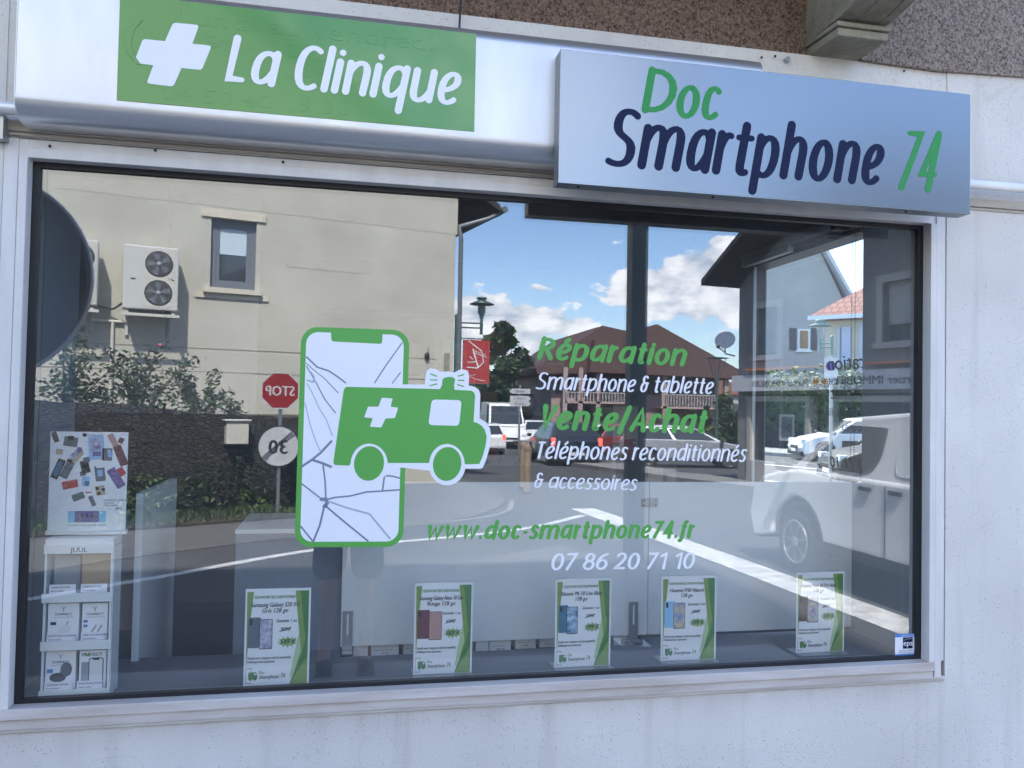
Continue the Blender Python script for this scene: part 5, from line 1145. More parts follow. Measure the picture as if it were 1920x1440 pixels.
def ac(u0, v0, u1, v1, label):
    x1, z1 = bl(u0, v0); x0, z0 = bl(u1, v1); w = x1-x0; z0 += .10
    c = thing('air_conditioner', label, 'air conditioner', (0, 0, 0), 0, 'air conditioners on the beige wall')
    c.matrix_world = Matrix.Translation(Mi(BX, BY, 0)) @ Matrix.Rotation(R(180-BA), 4, 'Z') @ Matrix.Translation((x0, 0, 0))
    m = MB(); m.box(0, w, -.50, -.14, z0, z1, 'acbody'); m.build('casing', c, bevel=.02)
    h = z1-z0
    for k in (0, 1):
        cz = z0+h*(.27+.46*k); cx = w*.36; rr0 = min(h*.205, w*.33)
        m = MB(); m.poly([(cx+p, -.504, cz+q) for p, q in rround([(-rr0*1.12, -rr0*1.12), (rr0*1.12, -rr0*1.12), (rr0*1.12, rr0*1.12), (-rr0*1.12, rr0*1.12)], rr0*.5)], 'pipe')
        m.poly([(cx+rr0*math.cos(2*math.pi*i/28), -.508, cz+rr0*math.sin(2*math.pi*i/28)) for i in range(28)], 'trim')
        for q in range(1, 6): m.tube([(cx+rr0*q/6*math.cos(2*math.pi*i/24), -.514, cz+rr0*q/6*math.sin(2*math.pi*i/24)) for i in range(25)], .004, 'grey_plastic', 4, cap=False)
        for q in range(5): a = 2*math.pi*q/5+k; m.poly([(cx, -.510, cz), (cx+rr0*.9*math.cos(a), -.510, cz+rr0*.9*math.sin(a)), (cx+rr0*.85*math.cos(a+.6), -.510, cz+rr0*.85*math.sin(a+.6))], 'zinc')
        m.ell((cx, -.512, cz), (rr0*.18, .02, rr0*.18), 'grey_plastic', 10, 6)
        m.build('fan', c)
    m = MB(); m.box(w*.78, w*.86, -.503, -.499, z0+h*.46, z0+h*.48, 'trim'); m.box(w*.08, w*.16, -.503, -.499, z0+h*.48, z0+h*.50, 'trim'); m.build('badge', c)
    m = MB()
    for x in (.05, w-.10): m.box(x, x+.05, -.55, 0, z0-.10, z0-.05, 'acbody'); m.box(x, x+.05, -.05, -.0, z0-.45, z0-.10, 'acbody')
    m.box(-.03, w+.03, -.56, -.52, z0-.13, z0-.08, 'pipe'); m.box(.1, w-.1, -.42, -.22, z0-.05, z0, 'trim')
    m.build('wall_bracket', c)
    m = MB(); m.tube([(w, -.3, z0+.1), (w+.15, -.12, z0-.0), (w+.5, -.06, z0+.06), (w+1.0, -.06, z0+.10)], .02, 'trim', 6); m.build('hose', c)
for u0, v0, u1, v1 in ((105, 325, 860, 352), (536, 470, 700, 500), (240, 700, 470, 770), (735, 620, 790, 700)):  # repainted areas and the cabinet glass's faint overlay, put into the wall colour
    a = bl(u0, v1); b = bl(u1, v0); mb = MB(); mb.box(b[0], a[0], -.004, .002, a[1], b[1], 'beige_patch'); mb.build('tint_patch', bb)
ac(233, 466, 330, 598, 'white twin fan air conditioner on the beige wall left of the grey window')
ac(92, 452, 183, 588, 'white twin fan air conditioner half hidden behind the round mirror')
mb = MB(); s, z = bl(800, 663); mb.ell((s, -.04, z-.05), (.06, .05, .08), 'trim', 8, 6); mb.tube([(s, -.05, z), (s-.02, -.07, z+.14)], .008, 'leaf', 5); o = mb.build('wall_plant', bb)  # small dark spot with a leafy sprig on the wall
mb = MB(); s, z = bl(837, 670); mb.box(s-.06, s+.05, -.03, 0, z-.9, z+.1, 'joint'); mb.build('cable_duct', bb)

# rubble retaining wall with garden
SA = 27.0; SP = (-2.58, 9.6)
rw = MB(); a = R(SA); dv = Vector((math.cos(a), math.sin(a))); 
def sp(s, off=0): return (SP[0]+dv.x*s-dv.y*off, SP[1]+dv.y*s+dv.x*off)
rs = random.Random(11)
top_ = []
for i in range(-36, 14):
    s = i*.3; top_.append((s, 1.52-.065*max(s+.5, -2)+rs.uniform(-.03, .03)))
pts = []
pf = [(-10.8, -.14)]+top_+[(3.95, .9), (4.3, -.14)]
ring = [(*Mi(*sp(s))[:2], z) for s, z in pf]
dd = Mi(*sp(0, .45))-Mi(*sp(0)); rw.prism(ring[::-1], (dd.x, dd.y, 0), 'stone')
o = tag(rw.build('stone_wall'), 'old rubble stone retaining wall under the beige building', 'wall')
x_, Y_ = sp(1.9, -.12); p_ = Mi(x_, Y_, 0); mb = MB(); mb.box(-.16, .16, -.08, .08, .92, 1.26, 'pipe'); mb.box(-.19, .19, -.11, .11, 1.262, 1.29, 'acbody'); o = mb.build('meter_box', bevel=.01); o.location = p_; o.rotation_euler.z = R(-20); tag(o, 'small pale meter box on the dark stone wall left of the STOP post', 'meter box')
gd = MB(); pts = Mp([sp(-10.8, .4), sp(3.6, .4), (1.6, 14.2), (-8, 11.8), (-12, 10)]); gd.prism([(x, y, .9) for x, y in pts], (0, 0, .42), 'soil'); struct(gd.build('garden_bed'))

# leaf clumps
def leaves(mb, c, rad, n, size, m, rng, flat_=0.0, droop=0):
    for _ in range(n):
        while True:
            x, y, z = rng.uniform(-1, 1), rng.uniform(-1, 1), rng.uniform(-1, 1); q = x*x+y*y+z*z
            if .12 < q < 1: break
        p = Vector((c[0]+x*rad[0], c[1]+y*rad[1], c[2]+z*rad[2])); s = size*rng.uniform(.6, 1.35)
        d = Vector((rng.gauss(0, 1), rng.gauss(0, 1), rng.gauss(0, .6))).normalized(); e = d.cross(Vector((rng.gauss(0, 1), rng.gauss(0, 1), rng.gauss(0, 1)))).normalized()
        mb.add([p-d*s, p+e*s*.42, p+d*s, p-e*s*.42], [(0, 1, 2, 3)], m)
def bush(label, x, Y, z0, rx, rz, n, size, flower=False, ms=('leaf', 'leaf_dark'), name='rose_bush', catg='bush', group=None, seed=1, spikes=5):
    rg = random.Random(seed); b = thing(name, label, catg, Mi(x, Y, z0), 0, group)
    st_ = MB(); mb = MB()
    for i in range(spikes):
        a = rg.uniform(0, 6.28); q = rg.uniform(.2, .9); top = Vector((math.cos(a)*rx*q, math.sin(a)*rx*q*.7, rz*rg.uniform(.75, 1.35)))
        st_.tube([(0, 0, -.05), top*.5+Vector((0, 0, .05)), top], [.018, .012, .005], 'bark', 5)
        for k in range(4): f = .45+.17*k; c = top*f; leaves(mb, c, (rx*.26, rx*.26, rz*.12), n//(spikes*5), size, ms[k % 2], rg)
    for i in range(8):
        a = rg.uniform(0, 6.28); q = rg.uniform(.1, .8); leaves(mb, (math.cos(a)*rx*q, math.sin(a)*rx*q*.7, rz*rg.uniform(.15, .6)), (rx*.4, rx*.35, rz*.22), n//16, size, ms[i % 2], rg)
    st_.build('stem', b); mb.build('foliage', b)
    if flower:
        f = MB(); f.ell((rx*.3, 0, rz*1.2), (.035, .035, .03), 'petal', 8, 6); f.build('blossom', b)
    return b
def vat(u, Y): p = aty(u, 700, Y); return p.x
bush('tall rose bush with long shoots at the left, beside the round mirror', vat(125, 10.9), 10.9, 1.25, .75, 1.05, 700, .05, False, seed=2, spikes=9)
bush('wide rose bush with a pink bloom below the air conditioner', vat(262, 11.3), 11.3, 1.25, .95, .98, 900, .052, True, seed=3, spikes=10)
bush('smaller bush below the grey framed window', vat(372, 11.6), 11.6, 1.25, .55, .62, 600, .05, seed=5, spikes=6)
bush('little sprig of leaves on the wall left of the stop sign', vat(440, 11.9), 11.9, 1.20, .28, .35, 160, .045, seed=6, spikes=3)
# grass along the verge, creepers on the wall
gr = MB(); rg = random.Random(9)
for _ in range(11000):
    s = rg.uniform(-10, 3.9); off = -abs(rg.gauss(0, .42))-.05
    if off < -1.25: continue
    x, Y = sp(s, off); p = Mi(x, Y, -.08); h = rg.uniform(.03, .11)*(1.5 if rg.random() < .12 else 1); a = rg.uniform(0, 6.28); w = rg.uniform(.008, .02); dx, dy = math.cos(a)*w, math.sin(a)*w; lx, ly = rg.gauss(0, .05), rg.gauss(0, .05)
    gr.add([(p.x-dx, p.y-dy, p.z), (p.x+dx, p.y+dy, p.z), (p.x+lx, p.y+ly, p.z+h)], [(0, 1, 2)], 'grass' if rg.random() < .6 else 'leaf')
tag(gr.build('grass'), 'rough grass and weeds along the foot of the stone wall', 'grass', kind='stuff')
iv = MB()
for _ in range(46):
    s = rg.uniform(-9, 3.6); z = rg.uniform(-.08, .8)*rg.random()**1.2; x, Y = sp(s, -.08); p = Mi(x, Y, z); leaves(iv, p, (.45, .14, .28), 150, .045, rg.choice(['leaf_light', 'leaf', 'leaf_dark']), rg)
tag(iv.build('creeper'), 'yellow green creepers hanging on the stone wall', 'creeper', kind='stuff')
iv = MB(); 
for _ in range(5): leaves(iv, Mi(2.0+rg.uniform(-.5, .9), 15.4+rg.uniform(-.2, .3), .02), (.4, .25, .22), 120, .05, 'leaf', rg)
tag(iv.build('weeds'), 'clump of weeds at the foot of the beige building corner', 'weeds')

# stop sign post
def sign_post(label, P0):
    t = thing('stop_sign_post', label, 'road sign', P0); zo, zd, ro, rd = 1.85, 1.03, .295, .305
    m = MB(); m.cyl((0, -.035, 0), (0, -.035, 2.10), .03, 'steel', 10); m.build('post', t)
    m = MB(); oc = lambda r_: [(r_*math.cos(R(22.5+45*i)), zo+r_*math.sin(R(22.5+45*i))) for i in range(8)]
    m.prism([(x, 0, z) for x, z in oc(ro)], (0, .012, 0), 'signgrey'); m.poly([(x, .014, z) for x, z in oc(ro-.022)][::-1], 'signred')
    text(m, 'STOP', (0, .016, zo-.075), .21, 'signgrey', ux=(-1, 0, 0), uz=(0, 0, 1), align='c', fit=.42, bold=.005); m.build('octagon', t)
    m = MB(); m.prism([(rd*math.cos(R(15*i)), 0, zd+rd*math.sin(R(15*i))) for i in range(24)], (0, .012, 0), 'trim'); m.poly([((rd-.02)*math.cos(R(15*i)), .014, zd+(rd-.02)*math.sin(R(15*i))) for i in range(24)][::-1], 'signgrey')
    m.poly([(.235, .016, zd+.155), (.175, .016, zd+.22), (-.175, .016, zd-.22), (-.235, .016, zd-.155)], 'grey_print')
    text(m, '30', (0, .018, zd-.105), .29, 'ink', ux=(-1, 0, 0), uz=(0, 0, 1), align='c', bold=.006); m.build('speed_disc', t)
    return t
ssp = sign_post('red STOP sign above a round end of 30 sign on a grey post', Mi(-.19, 9.98, ZR)); ssp.rotation_euler.z = R(4)

# round traffic mirror seen from behind, on the pavement left of the camera
tm = thing('traffic_mirror', 'back of a large round traffic mirror at the left edge of the window', 'mirror', (0, 0, 0))
Yv = 2.25; q = Vector((-1.028, 2.25, 2.176)); tm.location = (q.x, 2*YG-Yv, 0); RM = .52
m = MB(); m.tube([(0, -.02, q.z), (0, .0, q.z), (0, .03, q.z)], [RM, RM, RM*.97], 'signback', 64); m.build('disc', tm)
m = MB(); m.tube([(RM*math.cos(2*math.pi*i/64), .0, q.z+RM*math.sin(2*math.pi*i/64)) for i in range(65)], .012, 'alu', 8, cap=False); m.build('rim', tm)
m = MB(); m.cyl((-.10, .06, 0), (-.10, .06, q.z+.2), .04, 'steel', 12); m.box(-.15, -.05, .03, .10, q.z-.1, q.z+.05, 'steel'); m.build('post', tm)

# steel frame over the pavement edge: post and beam
pf_ = thing('steel_post', 'dark square steel post standing at the pavement edge, reflected through the lettering', 'post', Mi(2.695, 2.9, 0))
m = MB(); m.box(-.056, .056, -.055, .055, .012, 4.6, 'portal'); m.build('shaft', pf_, bevel=.003)
m = MB(); m.box(-.07, .07, -.07, .07, 4.6, 4.66, 'portal'); m.build('cap', pf_, bevel=.004)
m = MB(); m.box(-.10, .10, -.10, .10, .0, .0118, 'steel'); m.build('base_plate', pf_)

# grey house on the right
GX, GY, GA = 10.07, 15.75, 99.0
gh_ = thing('grey_house', 'grey rendered house with overhanging roof and estate agent shop front at right', 'building', Mi(GX, GY, 0), math.atan2(math.cos(R(9)), .156))
# local x runs towards the shop along the facade, local y away from the street
gh_.rotation_euler.z = math.atan2(.988, .156)
def gl_(u, v): s, z = onwall(u, v, (GX, GY), GA); return -s, z
# local +y must point away from the street
GS = 1
ydir = Vector((-math.sin(gh_.rotation_euler.z), math.cos(gh_.rotation_euler.z)))
GS = 1 if ydir.x > 0 else -1
def gbox(mb, x0, x1, y0, y1, z0, z1, m): y0, y1 = sorted((GS*y0, GS*y1)); return mb.box(x0, x1, y0, y1, z0, z1, m)
a1, b1 = gl_(1413, 568), gl_(1455, 672); a2, b2 = gl_(1646, 517), gl_(1733, 648)
WA = (a1[0]+.16, b1[0]+.05, b1[1]+.10, a1[1]-.16); WB = (a2[0]+.15, a2[0]+1.25, b2[1]+.12, a2[1]-.16)
mb = MB(); xs = [0, WA[0], WA[1], WB[0], WB[1], 9.5]; ZG = 1.95
gbox(mb, 0, WA[0], 0, .3, ZG, 4.5, 'grey_render'); gbox(mb, WA[1], WB[0], 0, .3, ZG, 4.5, 'grey_render'); gbox(mb, WB[1], 7.4, 0, .3, ZG, 4.5, 'grey_render'); mb.prism([(0, 0, 4.5), (7.4, 0, 4.5), (7.4, 0, 4.55), (3.6, 0, 6.75), (0, 0, 4.6)], (0, GS*.3, 0), 'grey_render')
for wdw in (WA, WB): gbox(mb, wdw[0], wdw[1], 0, .3, ZG, wdw[2], 'grey_render'); gbox(mb, wdw[0], wdw[1], 0, .3, wdw[3], 4.5, 'grey_render')
gbox(mb, 0, .35, 0, .3, -.5, ZG, 'grey_render'); gbox(mb, 0, .3, .3, 9, -.6, 4.9, 'grey_render'); gbox(mb, 0.301, 7.4, 8.7, 9, -.2, 4.9, 'grey_render'); gbox(mb, 7.1, 7.4, .3, 8.7, -.2, 4.5, 'grey_render')
mb.build('wall', gh_)
for (x0, x1, z0, z1), lb in ((WA, 'narrow window near the corner'), (WB, 'shuttered window')):
    mb = MB(); gbox(mb, x0-.15, x0, -.03, .05, z0-.1, z1+.15, 'trim_grey'); gbox(mb, x1, x1+.15, -.03, .05, z0-.1, z1+.15, 'trim_grey'); gbox(mb, x0, x1, -.03, .05, z1, z1+.15, 'trim_grey'); gbox(mb, x0-.2, x1+.2, -.08, .12, z0-.12, z0-.0, 'trim_grey')
    w_ = mb.build('window', gh_); w_['label'] = lb
    mb = MB(); gbox(mb, x0, x1, .16, .20, z0, z1, 'winglass'); mb.build('pane', w_)
    mb = MB()
    zlow = z0+(.32 if x0 > 2 else -.0); z = z1
    while z > zlow+.05: gbox(mb, x0+.02, x1-.02, .12, .138, z-.047, z-.004, 'shutter' if x0 > 2 else 'pvc_grey'); z -= .05
    mb.build('roller_shutter', w_)
# roof: gable on the street side, low eave at the far corner
t0 = onwall(1315, 535, (GX-.988, GY-.156), GA); t1 = onwall(1400, 430, (GX-.988, GY-.156), GA)
sx0, sz0, sx1, sz1 = -t0[0], t0[1], -t1[0], t1[1]; sl_ = (sz1-sz0)/(sx1-sx0)
xr = 3.6; zr = sz0+sl_*(xr-sx0)
mb = MB()
for (xa, za, xb, zb) in ((sx0, sz0, xr, zr), (xr, zr, 2*xr-sx0, sz0)):
    mb.prism([(xa, GS*-1.0, za), (xa, GS*-1.0, za+.14), (xb, GS*-1.0, zb+.14), (xb, GS*-1.0, zb)], (0, GS*10.4, 0), 'soffit')
mb.build('roof', gh_)
mb = MB(); gbox(mb, -.05, 7.5, -.16, -.0, 2.02, 2.40, 'fascia')
for s_, x, sz in (('Portier', 2.05, .24), ('IMMOBILIER', 1.2, .15), ('IMMOBILIER', 5.3, .19), ('Portier', 6.4, .24)): pass
mb.build('fascia', gh_)
TX = Vector((1, 0, 0))
def gtext(mb, s, x, z, size, m, fit=None, y=-.163):
    # facade is read by someone standing in the street
    text(mb, s, (x, GS*y, z), size, m, ux=(1 if GS > 0 else -1, 0, 0), uz=(0, 0, 1), fit=fit, bold=.004)
mb = MB(); gtext(mb, 'Portier IMMOBILIER', .55 if GS > 0 else 2.6, 2.12, .20, 'ink', 1.9); gtext(mb, 'Portier IMMOBILIER', 3.3 if GS > 0 else 5.6, 2.12, .24, 'ink', 2.5)
for x in (2.75, 3.02): mb.prism([(x, GS*-.163, 2.20), (x+.11, GS*-.163, 2.31), (x+.22, GS*-.163, 2.20), (x+.11, GS*-.163, 2.09)], (0, GS*-.004, 0), 'orange')
mb.build('shop_lettering', gh_)
mb = MB(); gbox(mb, .5, 3.0, -.20, -.02, 2.50, 2.545, 'orange'); gbox(mb, 4.2, 7, -.20, -.02, 2.50, 2.545, 'orange'); mb.build('orange_light_strip', gh_)
mb = MB(); gbox(mb, .30, 7.1, .35, .45, -.2, 1.95, 'grey_render'); mb.build('wall', gh_)
for x0, x1 in ((.35, 2.5), (3.1, 5.4), (5.6, 7.3)):
    mb = MB(); gbox(mb, x0, x0+.14, -.02, .2, -.1, 1.9, 'trim_grey'); gbox(mb, x1-.14, x1, -.02, .2, -.1, 1.9, 'trim_grey'); gbox(mb, x0+.14, x1-.14, -.02, .2, 1.78, 1.9, 'trim_grey'); gbox(mb, x0+.14, x1-.14, -.02, .2, -.1, .4, 'trim_grey')
    w_ = mb.build('shop_window', gh_); mb = MB(); gbox(mb, x0+.14, x1-.14, .10, .12, .4, 1.78, 'winglass'); mb.build('pane', w_)
    mb = MB(); gbox(mb, x1-1.1, x1-.6, .085, .095, .9, 1.5, 'fascia'); gbox(mb, x1-1.03, x1-.67, .08, .086, .97, 1.43, 'pvc_grey'); mb.build('poster', w_)
sdh = thing('satellite_dish', 'white satellite dish on the corner of the grey house', 'satellite dish', Mi(GX-.28, GY+.15, 3.25))
m = MB(); prof = [(.42*math.sin(R(a)), .10-.10*math.cos(R(a*1.0))) for a in range(0, 91, 10)]
vs = []; 
m.lathe([(.001, 0), (.14, .01), (.28, .045), (.40, .10), (.405, .105), (.40, .115), (.28, .06), (.14, .025), (.001, .015)], 'signwhite', n=32); ob = m.build('dish', sdh); ob.rotation_euler = (R(-62), 0, R(35)) if True else (0, 0, 0)
ob.scale = (.62, .62, .62); ob.rotation_euler = (R(-62), 0, R(38))
m = MB(); m.tube([(.25, 0, -.35), (.0, .0, -.30), (-.02, .02, 0)], .02, 'steel', 8); m.tube([(-.05, .05, -.26), (-.30, .25, -.18)], .015, 'steel', 8); m.ell((-.32, .27, -.16), (.05, .05, .04), 'trim', 10, 7); m.build('arm', sdh)

# big house with twin brown gables far up the street
FX, FY = 17.5, 52.0
fh = thing('twin_gable_house', 'large pink house with two brown gables behind the green lettering', 'building', Mi(FX, FY, -.66), R(180))
def fl(u, v): p = aty(u, v, FY); return -(p.x-FX), p.z+.66
xl = fl(1035, 700)[0]; xr_ = fl(1345, 700)[0]; ez = fl(1040, 690)[1]
mb = MB(); mb.box(xr_, xl, 0, 12, -.2, ez, 'pink'); mb.build('wall', fh)
def pg(pts, y0, y1, m):
    mb = MB(); mb.prism([(*[fl(*p)[0]], y0, fl(*p)[1]) for p in pts], (0, y1-y0, 0), m); return mb
pg([(998, 692), (1120, 613), (1205, 632), (1240, 640), (1240, 700), (1000, 702)], -1.2, 12, 'rooftile').build('roof', fh)
pg([(1100, 640), (1214, 612), (1372, 700), (1372, 712), (1090, 700)], -1.9, 12.5, 'rooftile').build('roof', fh)
for i, (u0, u1) in enumerate(((1060, 1075), (1090, 1110), (1125, 1150), (1240, 1262), (1290, 1312))):
    for v0, v1 in ((705, 735), (762, 790)):
        a = fl(u0, v1); b = fl(u1, v0); mb = MB(); mb.box(b[0], a[0], -.05, .0, a[1], b[1], 'shut_dark'); w_ = mb.build('window', fh); mb = MB(); mb.box(b[0]+.15, a[0]-.15, -.07, -.052, a[1]+.1, b[1]-.1, 'winglass'); mb.build('pane', w_)
for u0, u1, v0, v1 in ((1050, 1180, 738, 752), (1225, 1340, 742, 762)):
    a = fl(u0, v1); b = fl(u1, v0); mb = MB(); mb.box(b[0], a[0], -1.5, 0, a[1]-.15, a[1], 'pink'); x = b[0]
    while x < a[0]: mb.box(x, x+.05, -1.5, -1.45, a[1], b[1], 'trim_grey'); x += .22
    mb.box(b[0], a[0], -1.52, -1.44, b[1]-.06, b[1], 'trim_grey'); mb.build('balcony', fh)
for u0, u1, v0, v1 in ((1042, 1175, 694, 703), (1215, 1340, 694, 706)): a = fl(u0, v1); b = fl(u1, v0); mb = MB(); mb.box(b[0], a[0], -.12, -.01, a[1]-1.3, ez, 'shut_dark'); mb.build('loggia', fh)
for u in (1050, 1078, 1110, 1232, 1345): a = fl(u, 740); mb = MB(); mb.box(a[0]-.15, a[0]+.15, -1.5, -1.2, -.1, ez, 'pink'); mb.build('pillar', fh)
mb = MB(); a = fl(1265, 640); mb.tube([(a[0], 2, a[1]-1), (a[0], 2, a[1]+1.1)], .04, 'zinc', 5)
for z in (.5, .8, 1.0): mb.box(a[0]-.4, a[0]+.4, 1.98, 2.02, a[1]+z, a[1]+z+.04, 'zinc')
mb.build('aerial', fh)

# trees and shrubs beyond
def tree(label, x, Y, z0, h, rx, seed, n=3600, size=.16, ms=('leaf', 'leaf_dark', 'leaf'), trunk=.35, name='broadleaf_tree', narrow=False, real=False):
    rg = random.Random(seed); t = thing(name, label, 'tree', (Mi(x, Y, z0) if not real else Vector((x, Y, z0)))); tr = MB(); cr_ = MB()
    tr.tube([(0, 0, -.2), (.03*h, 0, h*.3), (0, .02*h, h*.62), (0, 0, h*.9)], [h*.035, h*.028, h*.016, h*.005], 'bark', 8)
    for i in range(7): a = rg.uniform(0, 6.28); z = h*rg.uniform(.28, .6); tr.tube([(0, 0, z), (math.cos(a)*rx*.4, math.sin(a)*rx*.4, z+h*.10), (math.cos(a)*rx*.75, math.sin(a)*rx*.75, z+h*.2)], [h*.014, h*.009, h*.003], 'bark', 6)
    tr.build('trunk', t)
    k = 60
    for i in range(k):
        f = rg.random(); z = h*(trunk+(1-trunk)*f*.93); w = rx*(math.sin(math.pi*min(1, (f*.86+.14)))**.7 if not narrow else (1-f)*.9+.08); a = rg.uniform(0, 6.28); q = rg.uniform(.05, 1.0)*w
        rr = rx*rg.uniform(.16, .40)*(.8 if narrow else 1); leaves(cr_, (q*math.cos(a), q*math.sin(a), z), (rr, rr, rr*.8), n//k, size, ms[i % 3], rg)
    cr_.build('crown', t); return t
def xat(u, Y): return aty(u, 765, Y).x
tree('dark leafy tree behind the red banner', xat(940, 52), 52, -.76, 8.3, 2.1, 21, 9000, .22, ms=('leaf', 'leaf_dark', 'leaf_dark'), trunk=.12)
tree('dark tree further left, partly behind the beige corner', xat(888, 54), 54, -.76, 4.6, 2.2, 22, 3000, .2, ms=('leaf_dark', 'leaf_dark', 'leaf'), trunk=.08)
tree('pointed dark cypress in front of the pink house', xat(1325, 40), 40, -.76, 2.6, .62, 23, 1800, .12, ms=('leaf_dark',)*3, trunk=.03, name='cypress_tree', narrow=True)
tree('light green shrub tree near the grey house corner', xat(1358, 34), 34, -.7, 3.1, .9, 24, 2400, .13, ms=('leaf_light', 'leaf', 'leaf_dark'), trunk=.08)
tree('low dark bush left of the grey house corner', xat(1372, 30), 30, -.6, 2.2, 1.1, 25, 2000, .13, ms=('leaf_dark', 'leaf', 'leaf_dark'), trunk=.03)
tree('low dark tree left of the pink house', xat(1003, 60), 60, -.76, 3.4, 3.2, 26, 2600, .25, ms=('leaf_dark', 'leaf', 'leaf_dark'), trunk=.05)
hl = MB(); rg = random.Random(4); pts = []
for i in range(60): a = R(-150+i*2.2); pts.append((a, 9+6*noise.noise(Vector((i*.13, 2, 0)))+4))
for i in range(59):
    (a, h0), (b, h1) = pts[i], pts[i+1]; r0 = 560; q = lambda a_, r_, z: (r_*math.cos(a_), r_*math.sin(a_), z)
    hl.add([q(a, r0, -1), q(b, r0, -1), q(b, r0+60, h1), q(a, r0+60, h0)], [(0, 1, 2, 3)], 'leaf_dark', True)
struct(hl.build('hills'))
# distant low buildings behind the traffic
for i, (u, Y, w, h, m_, rf) in enumerate(((1012, 70, 7, 3.0, 'cream', 'rooftile'), (1352, 80, 8, 3.4, 'pale_grey', 'redtile'), (975, 95, 12, 4.2, 'cream', 'rooftile'))):
    x = xat(u, Y); t = thing('distant_house', ['low cream house between the tree and the pink house', 'pale house just left of the grey house corner', 'far cream house down the road behind the tall van'][i], 'building', Mi(x, Y, -.76), R(180)); h += .6
    mb = MB(); mb.box(-w/2, w/2, 0, 6, -.1, h, m_); mb.build('wall', t)
    mb = MB(); mb.prism([(-w/2-.4, -.4, h), (w/2+.4, -.4, h), (0, -.4, h+w*.22)], (0, 6.8, 0), rf); mb.build('roof', t)
    for x_ in (-w*.28, w*.18): mb = MB(); mb.box(x_, x_+.9, -.03, .05, h*.35, h*.75, 'winglass'); mb.build('window', t)

# street lamps
def lamp(label, x, Y, zt, side=-1, real=False, arm=.9, mcol='lampgreen', up=False, s=1.0, postdx=0):
    P0 = Mi(x, Y, ZR) if not real else Vector((x, Y, ZR)); t = thing('street_lamp', label, 'street lamp', P0); zt -= ZR
    m = MB(); m.cyl((side*arm, 0, -.5), (side*arm, 0, zt-.55*s), .055, mcol, 10); m.ell((side*arm, 0, zt-.55*s), (.06, .06, .08), mcol, 8, 6); m.build('post', t)
    m = MB(); m.tube([(side*arm, 0, zt-.75*s), (0, 0, zt-.75*s)], .025, mcol, 8); m.tube([(side*arm, 0, zt-.90*s), (0, 0, zt-.90*s)], .025, mcol, 8); m.cyl((0, 0, zt-1.1*s), (0, 0, zt-.62*s), .05*s, mcol, 10); m.build('arm', t)
    m = MB(); m.lathe([(.001, .08*s), (.16*s, .08*s), (.17*s, .03*s), (.10*s, .0), (.39*s, -.13*s), (.39*s, -.15*s), (.13*s, -.16*s), (.001, -.15*s)], mcol, (0, 0, zt), 24); m.build('lamp_hood', t)
    m = MB(); m.lathe([(.12*s, 0), (.13*s, -.25*s), (.08*s, -.34*s), (.05*s, -.5*s)], 'lamppale' if mcol != 'lamppale' else 'acrylic', (0, 0, zt-.15*s), 16); m.build('lantern', t)
    return t
Y = 23; p = aty(903, 562, Y); lp = lamp('green bell street lamp above the red banner', p.x, Y, p.z, -1, arm=.80)
bn = thing('street_banner', 'red banner with white line drawings hanging under the street lamp', 'banner', Mi(p.x, Y, 0))
a = aty(866, 718, Y); b = aty(918, 638, Y); m = MB(); X0 = -(a.x-p.x); X1 = (b.x-p.x)
W0, W1 = a.x-p.x, b.x-p.x
m.box(W0, W1, -.01, .01, a.z, b.z, 'banner'); m.build('fabric', bn)
m = MB(); Hh = b.z-a.z; fx = lambda x: W1-(W1-W0)*x
def ban(pl, w): stroke(m, [(-fx(x)*-1, a.z+Hh*z) for x, z in pl], w, 'signwhite', Vector((0, .012, 0)), Vector((1, 0, 0)), Vector((0, 0, 1)), -.002, con=0)
for pl, w in (([(.78, .97), (.30, .75), (.22, .50), (.42, .36)], .03), ([(.62, .78), (.42, .38)], .05), ([(.82, .37), (.45, .35)], .035), ([(.80, .48), (.55, .50)], .03), ([(.55, .75), (.15, .66)], .02), ([(.55, .70), (.12, .61)], .02), ([(.5, .20), (.8, .17), (.5, .10), (.15, .06)], .018), ([(.75, .62), (.62, .56)], .025)): ban(pl, w)
m.build('print', bn)
m = MB(); m.tube([(W0-.2, 0, b.z+.04), (W1, 0, b.z+.04)], .02, 'lampgreen', 6); m.tube([(W0-.2, 0, a.z-.02), (W1, 0, a.z-.02)], .02, 'lampgreen', 6); m.build('bracket', bn)
Y = 25; p = aty(1345, 672, Y); t = thing('street_lamp', 'street lamp with a flat wide hood left of the satellite dish', 'street lamp', Mi(p.x, Y, ZR)); zt = p.z-ZR
m = MB(); m.cyl((.0, 0, -.5), (.0, 0, zt-.9), .05, 'lampgreen', 8); m.build('post', t); m = MB(); m.lathe([(.001, .06), (.42, .02), (.42, 0), (.001, .0)], 'lampgreen', (0, 0, zt), 20); m.build('lamp_hood', t)
m = MB()
for k in range(4): a_ = math.pi/4+k*math.pi/2; m.tube([(.34*math.cos(a_), .34*math.sin(a_), zt), (.08*math.cos(a_), .08*math.sin(a_), zt-.75)], .015, 'lampgreen', 5)
m.cyl((0, 0, zt-.95), (0, 0, zt-.7), .09, 'lampgreen', 10); m.build('lantern_frame', t)

